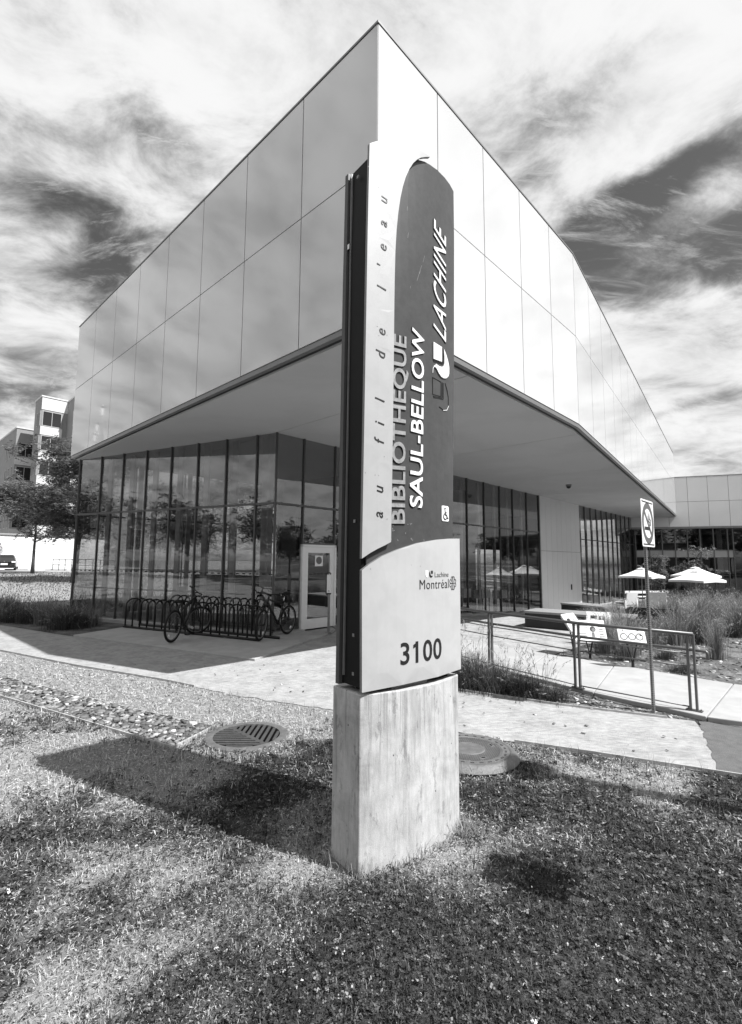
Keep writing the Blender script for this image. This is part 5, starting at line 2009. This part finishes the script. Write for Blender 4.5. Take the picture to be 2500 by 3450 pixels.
# ------------------------------------------------------------------ far left fence and parking sign
FN = thing('pipe_fence', 'galvanised pipe fence at the edge of the car park beyond the glass corner', 'fence')
fa, fb = Vector((-30.5, 47.0, 0)), Vector((-20.5, 39.5, 0))
nf = 9
prev = None
for k in range(nf + 1):
    p = fa + (fb - fa) * k / nf
    z = zgf(p.x, p.y)
    MB().tube([(p.x, p.y, z), (p.x, p.y, z + 1.1)], .035, 8).build('post', M_GALV, FN, True)
    if prev is not None:
        for h in (1.08, .55):
            MB().tube([(prev.x, prev.y, prev.z + h), (p.x, p.y, z + h)], .028, 8).build('rail', M_GALV, FN, True)
    prev = Vector((p.x, p.y, z))
WS = []
for k, lb in ((0, 'concrete wheel stop just left of the thin tree trunk'), (1, 'concrete wheel stop between the tree trunk and the pipe fence')):
    p = Vector((-33.6 + k * 3.4, 46.5 + k * .6, 0))
    w_ = thing('wheel_stop', lb, 'wheel stop', (p.x, p.y, zgf(p.x, p.y) + .015), R(27), 'wheel stops in the car park')
    MB().prism([(-.9, -.09), (.9, -.09), (.9, .09), (-.9, .09)], 0, .12).build('block', M_WALK, w_, bevel=.03)
PS = thing('parking_sign', 'small white parking sign on a post at the left edge', 'sign', (-25.05, 33.0, zgf(-25, 33)))
MB().box(-.03, .03, -.02, .02, 0, 2.3).build('post', M_GALV, PS)
MB().box(-.22, .22, -.035, -.022, 1.55, 2.15).build('plate', M_LETW, PS, bevel=.004)
MB().torus((0, -.038, 1.9), (0, 1, 0), .15, .012, 24, 5).build('ring', M_INK, PS)
MB().beam((-.1, -.038, 2.0), (.1, -.038, 1.8), .012, .02).build('slash', M_INK, PS)

# ------------------------------------------------------------------ vegetation
def cat_mesh(name, parts):
    """join (V, quads, tris, tone_quads, tone_tris) arrays"""
    Vs, Qs, Ts, tq, tt = [], [], [], [], []
    o = 0
    for V, q, t, a, b in parts:
        Vs.append(V)
        if q is not None and len(q):
            Qs.append(q + o)
            tq.append(a)
        if t is not None and len(t):
            Ts.append(t + o)
            tt.append(b)
        o += len(V)
    tone = np.concatenate(tq + tt)
    return np_mesh(name, np.concatenate(Vs), np.concatenate(Qs) if Qs else None, np.concatenate(Ts) if Ts else None, tone)


def blade_part(P, H, W, AZ, B, tone, segs):
    V, q, t, tn = blades(P, H, W, AZ, B, tone, segs)
    nq = 0 if q is None else len(q)
    return V, q, t, tn[:nq], tn[nq:]


LAWN = [(-26, 21.4), (-14.5, 14.1), (-10.2, 11.45), (-7.34, 9.75), (-4.93, 8.38), (-3.1, 7.46), (-2.5, 7.10), (-1.82, 6.66), (-0.83, 6.2), (-0.48, 6.07), (0.5, 5.56), (1.45, 5.04), (2.12, 4.75), (3.17, 4.26), (5.0, 3.37), (9.0, 1.3), (9, -1), (-26, -1)]
BASE_PLAN = [(-0.10, 2.94), (0.62, 3.51), (0.44, 3.74), (-0.27, 3.18)]


def lawn_points(n, rmin, rmax, p, seed):
    r = np.random.default_rng(seed)
    # radial density so that the lawn keeps an even texture as it recedes
    u = r.random(n * 3)
    k = 2 - p
    rad = (rmin ** k + u * (rmax ** k - rmin ** k)) ** (1 / k)
    az = r.uniform(-1.25, 1.15, n * 3)
    X, Y = rad * np.sin(az), rad * np.cos(az)
    m = in_poly(X, Y, LAWN) & ~in_poly(X, Y, PEB) & ~in_poly(X, Y, BASE_PLAN)
    m &= ((X + 1.26) ** 2 + (Y - 5.20) ** 2 > .41 ** 2) & ((X - .93) ** 2 + (Y - 4.74) ** 2 > .45 ** 2)
    m &= ((X / .85) ** 2 + (Y / .75) ** 2 > 1)
    X, Y = X[m][:n], Y[m][:n]
    return X, Y, np.hypot(X, Y)


def build_lawn():
    r = np.random.default_rng(11)
    # upright blades
    X, Y, D = lawn_points(215000, 1.0, 16, 1.75, 21)
    n = len(X)
    dr = dryness(X, Y)
    keep = r.random(n) > dr * .45
    X, Y, D, dr = X[keep], Y[keep], D[keep], dr[keep]
    n = len(X)
    isdry = r.random(n) < dr * .95 + .02
    P = np.stack([X, Y, zg(X, Y)], 1)
    sc = np.clip(D / 3.4, .75, 2.6)
    clump = .45 + 1.1 * vnoise(X, Y, 7.0, 8)
    ct = .35 + 1.3 * (vnoise(X, Y, 17.0, 31) * .6 + vnoise(X, Y, 31.0, 32) * .4)
    H = r.uniform(.018, .055, n) * clump * np.clip(sc, .8, 1.3)
    W = r.uniform(.0028, .0064, n) * sc
    B = r.uniform(.3, 2.3, n)
    B[isdry] = r.uniform(1.2, 2.9, isdry.sum())
    tone = np.where(isdry, r.uniform(1.8, 5.0, n), np.clip(r.lognormal(-.75, .75, n), .06, 2.4)) * ct
    o = link('lawn_grass', cat_mesh('lawn_grass', [blade_part(P, H, W, r.uniform(0, 6.283, n), B, tone, 2)]), M_BLADE)
    tag(o, kind='stuff')
    # clover and broad lawn weeds: three-part leaves near the ground
    X, Y, D = lawn_points(75000, 1.0, 11, 1.8, 22)
    dr = dryness(X, Y)
    k = r.random(len(X)) > dr * 1.0
    X, Y, D = X[k], Y[k], D[k]
    n = len(X)
    patch = vnoise(X, Y, 3.1, 5) * .6 + vnoise(X, Y, 9.0, 6) * .4
    zc = zg(X, Y) + r.uniform(.006, .034, n) * (0.5 + patch)
    sc = np.clip(D / 3.2, .8, 2.4)
    Vs, Qs, tn = [], [], []
    a0 = r.uniform(0, 6.283, n)
    tl = np.clip(r.lognormal(-.85, .65, n), .07, 2.0) * (.7 + .7 * patch)
    tl = np.where(r.random(n) < .08, tl * 3.0, tl) * (.35 + 1.3 * (vnoise(X, Y, 14.0, 33) * .6 + vnoise(X, Y, 27.0, 34) * .4))
    L = r.uniform(.009, .020, n) * sc
    for j in range(3):
        a = a0 + 2.094 * j
        A = unit(np.stack([np.cos(a), np.sin(a), r.uniform(-.45, .45, n)], 1))
        N = unit(np.stack([r.normal(0, .38, n), r.normal(0, .38, n), np.ones(n)], 1))
        V, q, t = leaf_quads(np.stack([X, Y, zc], 1) + A * (L * .55)[:, None], N, A, L, L * .85, tl * r.uniform(.8, 1.2, n))
        Qs.append(q + 4 * n * j)
        Vs.append(V)
        tn.append(t)
    o = link('clover', np_mesh('clover', np.concatenate(Vs), np.concatenate(Qs), None, np.concatenate(tn)), M_BLADE)
    tag(o, kind='stuff')
    # dead straw lying flat, thickest in the dry parts
    X, Y, D = lawn_points(190000, 1.0, 14, 1.75, 23)
    dr = dryness(X, Y)
    k = r.random(len(X)) < np.clip(dr * 1.3, .02, 1)
    X, Y, D = X[k], Y[k], D[k]
    n = len(X)
    a = r.uniform(0, 6.283, n)
    A = unit(np.stack([np.cos(a), np.sin(a), r.uniform(-.25, .45, n)], 1))
    N = unit(np.stack([r.normal(0, .4, n), r.normal(0, .4, n), np.ones(n)], 1))
    sc = np.clip(D / 3.2, .8, 2.6)
    V, q, t = leaf_quads(np.stack([X, Y, zg(X, Y) + r.uniform(.004, .028, n)], 1), N, A, r.uniform(.012, .034, n) * sc, r.uniform(.0026, .0058, n) * sc, r.uniform(1.5, 5.2, n))
    o = link('dry_straw', np_mesh('dry_straw', V, q, None, t), M_BLADE)
    tag(o, kind='stuff')
    # small white clover flowers and paper-pale scraps
    cen = [(-.45, 2.55, .5, 34), (-.9, 2.9, .5, 20), (-.2, 2.35, .35, 15), (-1.5, 4.2, .8, 26), (.95, 4.1, .5, 26), (1.5, 3.6, .8, 30), (.9, 2.6, .6, 22), (2.4, 3.4, .7, 24), (-1.2, 2.2, .7, 26), (0.3, 1.9, .6, 20)]
    X = np.concatenate([r.normal(c[0], c[2] * .5, c[3]) for c in cen])
    Y = np.concatenate([r.normal(c[1], c[2] * .35, c[3]) for c in cen])
    k = in_poly(X, Y, LAWN) & ~in_poly(X, Y, BASE_PLAN)
    X, Y = X[k], Y[k]
    n = len(X)
    parts = []
    for j in range(3):
        a = r.uniform(0, 6.283, n)
        A = unit(np.stack([np.cos(a), np.sin(a), r.uniform(-.6, .6, n)], 1))
        N = unit(r.normal(0, 1, (n, 3)))
        L = r.uniform(.006, .012, n)
        V, q, t = leaf_quads(np.stack([X, Y, np.full(n, .034) + r.uniform(-.006, .008, n)], 1), N, A, L, L * .9, r.uniform(3.8, 5.0, n))
        parts.append((V, q, None, t, None))
    o = link('clover_flowers', cat_mesh('clover_flowers', parts), M_BLADE)
    tag(o, kind='stuff')
    # long untrimmed straw round the concrete base, the drain and the edgings
    pts = []
    for (ax_, ay_), (bx_, by_), m_ in (((-.06, 2.9), (.64, 3.46), 320), ((-.06, 2.93), (-.28, 3.16), 60), ((.60, 3.42), (.7, 3.5), 90), ((-1.87, 5.0), (-1.6, 5.5), 170), ((.5, 4.36), (1.25, 4.40), 150), ((-5, 6.62), (-1.9, 4.8), 160), ((1.45, 5.0), (3.17, 4.22), 160), ((-3.1, 7.4), (-.5, 6.0), 160)):
        t_ = r.random(m_)
        pts.append(np.stack([ax_ + (bx_ - ax_) * t_ + r.normal(0, .045, m_), ay_ + (by_ - ay_) * t_ + r.normal(0, .03, m_) - .02], 1))
    xy_ = np.concatenate(pts)
    n = len(xy_)
    P = np.stack([xy_[:, 0], xy_[:, 1], np.zeros(n)], 1)
    o = link('long_straw', cat_mesh('long_straw', [blade_part(P, r.uniform(.05, .15, n), r.uniform(.003, .006, n), r.uniform(0, 6.283, n), r.uniform(.5, 2.6, n), r.uniform(.7, 3.2, n), 3)]), M_BLADE)
    tag(o, kind='stuff')
    # the far lawn by the trees, thin tufts only
    X = r.uniform(-34, -9, 26000)
    Y = r.uniform(12, 40, 26000)
    q_ = (X - CX) * EL.x + (Y - CY) * EL.y
    k = (q_ > 15.5) & (Y > 17 - X * .0 - (X + 14) * .55 * (X < -14))
    k &= ~in_poly(X, Y, [(-75, 36), (-40, 31.5), (-24, 40.5), (-15, 50), (-20, 56), (-34, 50), (-60, 66)])
    X, Y = X[k], Y[k]
    n = len(X)
    P = np.stack([X, Y, zg(X, Y)], 1)
    o = link('far_grass', cat_mesh('far_grass', [blade_part(P, r.uniform(.05, .14, n), r.uniform(.02, .05, n), r.uniform(0, 6.283, n), r.uniform(.4, 1.8, n), np.clip(r.lognormal(0, .5, n), .3, 2.6), 2)]), M_BLADE)
    tag(o, kind='stuff')


build_lawn()


def bunch_mesh(name, n, h, spread, w, seed, plumes=0.12, lo=.25, hi=1.6, droop=1.0, dark=1.0):
    """one clump of tall grass: arching blades, some with feathery seed heads"""
    r = np.random.default_rng(seed)
    a = r.uniform(0, 6.283, n)
    rad = np.abs(r.normal(0, .10 * spread, n))
    P = np.stack([np.cos(a) * rad, np.sin(a) * rad, np.zeros(n)], 1)
    az = a + r.normal(0, .7, n)
    H = h * r.uniform(.35, 1.05, n)
    B = np.abs(r.normal(.55, .35, n)) * spread * droop + .08
    tone = np.clip(r.lognormal(-.25, .5, n), lo, hi) * dark
    V, q, t, tn = blades(P, H, r.uniform(.6, 1.3, n) * w, az, B, tone, 4)
    nq = len(q)
    parts = [(V, q, t, tn[:nq], tn[nq:])]
    k = r.random(n) < plumes
    tips = V.reshape(n, -1, 3)[k, -1]
    prev = V.reshape(n, -1, 3)[k, -3]
    if len(tips):
        d = unit(tips - prev)
        m_ = 7
        for j in range(m_):
            T = tips - d * (.02 * j) + r.normal(0, .006, tips.shape)
            A = unit(d + r.normal(0, .28, d.shape))
            N = unit(r.normal(0, 1, d.shape))
            V2, q2, t2 = leaf_quads(T, N, A, np.full(len(T), .06), np.full(len(T), .008), r.uniform(.9, 2.2, len(T)))
            parts.append((V2, q2, None, t2, None))
    return cat_mesh(name, parts)


BUNCH = [bunch_mesh('grass_clump', 420, 1.0, 1.0, .008, 40 + i, .16) for i in range(4)]
BUSHY = [bunch_mesh('grass_clump', 760, .55, 1.9, .010, 50 + i, .05, .2, 1.2, 1.15, .42) for i in range(3)]
WISPY = [bunch_mesh('grass_clump', 46, 1.0, .75, .005, 60 + i, .9, .3, 1.4, .75) for i in range(3)]


def clump(me, x, y, h, w, label, group=None, z=None, cat='ornamental grass', name='ornamental_grass'):
    o = link(name, me, M_BUNCH)
    o.location = (x, y, (zgf(x, y) if z is None else z) - .01)
    o.scale = (w, w, h)
    o.rotation_euler = (0, 0, RNG.uniform(0, 6.28))
    return tag(o, label, cat, group, 'thing')


# beside the railing
for i, (x, y, h, w) in enumerate(((1.02, 7.45, 1.15, 1.2), (1.38, 7.2, 1.05, 1.1), (1.72, 6.98, .85, 1.0), (2.12, 6.75, .72, .9), (.9, 8.3, 1.15, 1.2), (1.25, 7.85, 1.1, 1.1), (2.42, 6.58, .5, .7), (1.55, 7.5, 1.0, 1.1), (1.9, 7.2, .85, 1.0), (.75, 7.75, 1.1, 1.1))):
    clump(BUSHY[i % 3], x, y, h * .95, w * .82, 'low bushy dark grass clump in the mulch strip under the railing', 'bushy grasses under the railing')
for i, (x, y, h) in enumerate(((1.15, 7.5, .95), (1.5, 7.2, 1.0), (1.95, 6.95, .75), (2.3, 6.75, .7), (1.0, 8.0, 1.05), (1.3, 7.7, 1.0), (.85, 7.9, .95))):
    clump(WISPY[i % 3], x, y, h * .92, 1.0, 'sparse tall seed stalks rising through the railing beside the sign', 'seed stalks by the railing')
# lone and small tufts
clump(BUNCH[1], 6.5, 9.35, .95, .72, 'lone upright grass tuft standing clear in the mulch at the right')
clump(BUSHY[0], 5.15, 8.25, .40, .6, 'tiny low grass tuft in the mulch just behind the railing end')
clump(BUSHY[1], 5.55, 9.35, .55, .55, 'small low grass tuft between the railing end and the lone tuft')
for i, (x, y, h, w) in enumerate(((4.75, 9.2, .85, 1.0), (5.05, 9.75, .95, 1.1), (4.62, 9.85, .85, .9), (5.3, 10.5, 1.0, 1.1), (5.65, 11.2, 1.0, 1.1), (5.9, 10.35, .8, .9), (5.0, 10.4, .8, .9))):
    clump(BUNCH[i % 4], x, y, h * .95, w, 'tall feathery grass clump behind the white information panels', 'grasses behind the information panels')
rr = np.random.default_rng(77)
cnt = 0
for k in range(900):
    x, y = rr.uniform(6.4, 23), rr.uniform(10.2, 22.5)
    q = x / y
    if q < .44 + .004 * max(0, y - 12) or q > .92:
        continue
    if (x - 8.1) ** 2 + (y - 14.2) ** 2 < 1.0 or ((x - 10.2) ** 2 + (y - 18.5) ** 2 < 1.3) or (q < .53 and y > 15.5):
        continue
    if q > .70 and y < 11.6:
        continue
    if any((x - a) ** 2 + (y - b) ** 2 < .62 ** 2 for a, b in BEDS) if cnt else False:
        continue
    BEDS = (BEDS if cnt else []) + [(x, y)]
    h = rr.uniform(.55, .95) * (1.12 if q > .6 else .9)
    zone = ('below the front umbrella' if q > .62 else 'between post and umbrellas') if q < .72 else 'towards the right edge'
    row = 'nearest row of' if y < 13.5 else ('middle of' if y < 18 else 'back of')
    clump((BUNCH + BUSHY[:2])[cnt % 6], x, y, h * (1.0 if cnt % 6 < 4 else 1.5), rr.uniform(.9, 1.35), f'feathery grass clump in the {row} the courtyard bed, {zone}', 'grasses crowding the courtyard bed')
    cnt += 1
    if cnt > 150:
        break
# the bed at the left, below the glass corner
for i in range(26):
    t_ = i / 25
    x = -7.4 - 6.2 * t_ + rr.uniform(-.4, .4)
    y = 12.9 + 3.6 * t_ + rr.uniform(-.35, .9)
    if (x + 9.35) * .442 + (y - 15.42) * .897 > -.25 and x > -9.5:
        y -= .6
    clump(BUSHY[i % 3] if i % 3 else BUNCH[i % 4], x, y, (1.35 if i % 3 else .8) * rr.uniform(.75, 1.1), rr.uniform(.8, 1.15), 'dark grass clump in the left bed ' + ('against the concrete pad' if x > -8.6 else 'below the glass corner' if x > -10.6 else 'beside the path at the left edge'), 'grasses in the left bed')


def shrub(label, x, y, rx_, ry_, h, n=2600, seed=0):
    r = np.random.default_rng(seed)
    d = unit(r.normal(0, 1, (n, 3)))
    d[:, 2] = np.abs(d[:, 2])
    f = r.uniform(.72, 1.0, n) * (1 + .14 * np.sin(d[:, 0] * 7 + seed) * np.cos(d[:, 1] * 6))
    P = d * f[:, None] * np.array([rx_, ry_, h])
    A = unit(r.normal(0, 1, (n, 3)) + d * .6)
    N = unit(r.normal(0, .6, (n, 3)) + d)
    V, q, t = leaf_quads(P, N, A, r.uniform(.05, .11, n), r.uniform(.025, .05, n), np.clip(r.lognormal(-.1, .45, n), .25, 2))
    z = zgf(x, y)
    t_ = thing('shrub', label, 'shrub', (x, y, z))
    o = link('foliage', np_mesh('foliage', V, q, None, t), M_SHRUB, t_)
    o['kind'] = 'stuff'
    mb = MB()
    for k in range(5):
        a = 1.257 * k
        mb.tube([(0, 0, 0), (math.cos(a) * rx_ * .5, math.sin(a) * ry_ * .5, h * .7)], [.02, .008], 5)
    mb.build('stem', M_BARK, t_)


shrub('clipped rounded shrub below the front white umbrella', 15.3, 22.6, 1.25, .9, 1.32, 3200, 1)
shrub('low dark rounded shrub left of the front umbrella pole', 14.45, 24.2, .85, .7, 1.22, 2200, 2)
shrub('wide rounded shrub before the last column of the courtyard glass', 17.6, 23.8, 1.4, .9, 1.25, 3000, 3)


def tree(name, label, x, y, hgt, crown_z, crown_r, crown_h, tr, leafm, seed, nleaf=9000, group=None, lsize=.13, nb=16, sprays=True, lean=0.0):
    r = np.random.default_rng(seed)
    z = zgf(x, y)
    t_ = thing(name, label, 'tree', (x, y, z), 0, group)
    zc = crown_z - z
    top = hgt - z
    tp = [Vector((lean * (k / 6) ** 1.5 + r.normal(0, .04) * k * .3, r.normal(0, .04) * k * .3, top * .9 * k / 6)) for k in range(7)]
    MB().tube(tp, [tr * (1.25 if k == 0 else 1) * (1 - .75 * k / 6) for k in range(7)], 9).build('trunk', M_BARK, t_, True)
    mb = MB()
    tips = []
    for k in range(nb):
        f = r.uniform(.32, .95)
        i = min(5, int(f * 6))
        p0 = tp[i].lerp(tp[i + 1], f * 6 - i)
        a = 2.4 * k + r.normal(0, .3)
        reach = crown_r * r.uniform(.55, 1.05) * (1.0 - .55 * max(0, f - .45))
        zz = np.clip(p0.z + reach * r.uniform(.25, .75), zc - crown_h, zc + crown_h * 1.05)
        p2 = Vector((p0.x + math.cos(a) * reach, p0.y + math.sin(a) * reach, zz))
        p1 = (p0 + p2) / 2 + Vector((0, 0, reach * .16))
        pts = [p0, p0.lerp(p1, .55), p1, p1.lerp(p2, .55), p2]
        mb.tube(pts, [tr * .34, tr * .26, tr * .2, tr * .13, tr * .05], 5, cap=False)
        for q in (pts[1], pts[2], pts[3], pts[4]):
            for _ in range(3):
                e = q + Vector((r.normal(0, .22), r.normal(0, .22), r.normal(.05, .14))) * crown_r
                mb.tube([q, q.lerp(e, .5) + Vector((0, 0, .06)), e], [tr * .09, tr * .05, tr * .02], 4, cap=False)
                tips.append(e)
        tips.append(p2)
    mb.build('limb', M_BARK, t_, True)
    tips = np.array([v[:] for v in tips])
    ns = max(1, nleaf // 14)
    c = tips[r.integers(0, len(tips), ns)] + r.normal(0, .085, (ns, 3)) * crown_r * np.array([1, 1, .75])
    a = r.uniform(0, 6.283, ns)
    ax_ = unit(np.stack([np.cos(a), np.sin(a), r.uniform(-.75, .25, ns)], 1))
    parts = []
    base_t = np.clip(r.lognormal(-.05, .4, ns), .3, 2.2)
    for j in range(14):
        s = (j // 2) / 6.0
        side = 1 if j % 2 else -1
        b = np.cross(ax_, [0, 0, 1.0])
        b = unit(b)
        P = c + ax_ * (s * .36 * lsize / .13) + b * (side * .04 * lsize / .13) + np.array([0, 0, -1.0]) * (s * s * .10) + r.normal(0, .02, (ns, 3))
        A = unit(b * side + ax_ * .5 + r.normal(0, .3, (ns, 3)))
        N = unit(np.array([0, 0, 1.0]) + r.normal(0, .5, (ns, 3)))
        L = r.uniform(.7, 1.3, ns) * lsize
        V, q, t = leaf_quads(P, N, A, L, L * .42, base_t * r.uniform(.75, 1.3, ns))
        parts.append((V, q, None, t, None))
    o = link('crown', cat_mesh('crown', parts), leafm, t_)
    return t_


tree('locust_tree', 'feathery dark tree nearest the left end of the glass, leaning slightly', -18.5, 30.6, 9.4, 5.4, 3.3, 2.7, .17, M_LEAF, 101, 38000, None, .17, 24, lean=.9)
tree('locust_tree', 'smaller feathery tree on a thin trunk beside the car park', -26.2, 38.0, 7.6, 4.9, 3.1, 2.0, .12, M_LEAF, 102, 28000, None, .19, 20)
for k, (x, y, s_, lb) in enumerate(((-15.5, 46, 1.0, 'feathery tree seen through the two leftmost panes'), (-10.5, 50, 1.1, 'feathery tree seen through the middle panes of the left glass'), (-20.5, 52, 1.0, 'feathery tree far behind the leaning tree'), (-4.5, 55, 1.15, 'feathery tree seen through the panes near the glass corner'))):
    dup(bpy.data.objects['locust_tree'], (x, y, zgf(x, y)), 1.3 * k + .8, lb, s_)
tree('courtyard_tree', 'small pale-leaved tree left of the umbrellas before the dark glass', 17.1, 29.0, 2.6, 1.25, .75, .9, .05, M_LEAF2, 103, 2600, None, .10, 12)
tree('courtyard_tree', 'small pale-leaved tree rising behind the overlapping umbrellas', 19.4, 29.2, 3.0, 2.05, 1.0, .7, .05, M_LEAF2, 104, 2600, None, .10, 12)
# the street side, seen only in the glass
st = tree('street_tree', 'leafy street tree across the road facing the library', -22, -30, 10.5, 5.8, 4.4, 3.6, .2, M_LEAF3, 105, 12000, 'street trees facing the library', .42, 22)
for k, (x, y, s) in enumerate(((-40, -34, 1.05), (-31, -28, .9), (-12, -33, 1.1), (-3, -28, .85), (7, -30, 1.0), (18, -27, 1.1), (30, -30, .95), (43, -26, 1.1), (26, -12, .7), (36, 3, .8), (-58, -20, 1.2), (-46, -12, .85), (-40, -4, .75), (-37, 3, .6), (-41, 9, .7), (-38, 15, .6), (-46, 20, .75), (-50, 2, .85), (-52, 12, .9), (36, 31, .5), (43, 36, .7), (33, 23, .42), (40, 15, .6), (37, 9, .55), (50, 26, .7))):
    dup(st, (x, y, 0), .9 * k, None, s)
st2 = tree('locust_tree', 'young feathery tree on the lawn across from the right-hand glass', 22, -3, 7.4, 4.8, 2.4, 2.2, .12, M_LEAF, 106, 8000, None, .2, 18)
ob_ = thing('street_building', 'long low flat-roofed building across the street facing the library', 'building')
MB().obox((-20, -62, 3), (38, 5, 0), (1, -7, 0), (0, 0, 3)).build('wall', M_BRICK, ob_)
MB().obox((-20, -62, 6.1), (38.4, 5.05, 0), (1.05, -7.3, 0), (0, 0, .12)).build('roof', M_ROOF, ob_)
for k in range(12):
    c = Vector((-20, -62, 3.4)) + Vector((38, 5, 0)) * (-.9 + k * .16) + Vector((-1, 7, 0)) * 1.008
    f = MB().obox(c, Vector((2.1, .276, 0)), Vector((-.01, .07, 0)), (0, 0, 1.0)).build('window', M_WINDARK, ob_)

# ------------------------------------------------------------------ flagpoles seen by reflection; unseen pole and board added to cast lawn shadows
def flagpole(label, x, y, h, rz, flag=True):
    t_ = thing('flagpole', label, 'flagpole', (x, y, zgf(x, y)), rz, 'flagpoles')
    MB().tube([(0, 0, 0), (0, 0, h)], [.06, .035], 12).build('pole', M_WHITE, t_, True)
    MB().lathe([(.001, h - .02), (.05, h + .02), (.07, h + .09), (.05, h + .16), (.001, h + .19)], 16).build('finial', M_CHROME, t_, True)
    MB().lathe([(.16, 0), (.16, .05), (.08, .09)], 16).build('base', M_FASCIA, t_)
    if flag:
        V, F = [], []
        nu, nz = 8, 10
        for j in range(nz + 1):
            for i in range(nu + 1):
                s, t = i / nu, j / nz
                fall = .12 + .42 * t
                V.append((.05 + s * fall, .09 * math.sin(9 * s + 2 * t), h - .35 - t * 1.9 - s * .5 * (1 - t)))
        for j in range(nz):
            for i in range(nu):
                a = j * (nu + 1) + i
                F.append((a, a + 1, a + nu + 2, a + nu + 1))
        MB().add(V, F).build('flag', M_FIN, t_, True)
    return t_


for lb, x, y in (('tallest-looking flagpole with a hanging flag left of the lawn', -18.24, 18.82), ('middle flagpole with a hanging flag left of the lawn', -21.76, 20.82), ('last flagpole with a hanging flag left of the lawn', -24.78, 22.44)):
    flagpole(lb, x, y, 9.3, R(-60))
lp_ = thing('shadow_pole', 'unseen tapered pole right of the lawn, added to cast a long shadow', 'shadow caster', (5.75, 2.15, 0))  # unseen pole put in only for the streak of shadow it throws
MB().tube([(0, 0, 0), (0, 0, 6.7)], [.13, .075], 14).build('pole', M_GALV, lp_, True)
MB().lathe([(.20, 0), (.20, .08), (.14, .12)], 16).build('base', M_FASCIA, lp_)
MB().lathe([(.08, 6.7), (.22, 6.74), (.22, 6.84), (.05, 6.92)], 20).build('shadow_pole_head', M_FASCIA, lp_, True)
bo_ = thing('shadow_board', 'unseen board on a slender pole, added to cast a shadow patch on the lawn', 'sign', (4.14, 1.30, 0))  # unseen board put in to throw a compact shadow patch on the grass
MB().tube([(0, 0, 0), (0, 0, 5.4)], [.012, .010], 8).build('pole', M_GALV, bo_, True)
MB().obox((0, .02, 5.02), (.075, .125, 0), (.012, -.007, 0), (0, 0, .32)).build('board', M_FASCIA, bo_, bevel=.01)
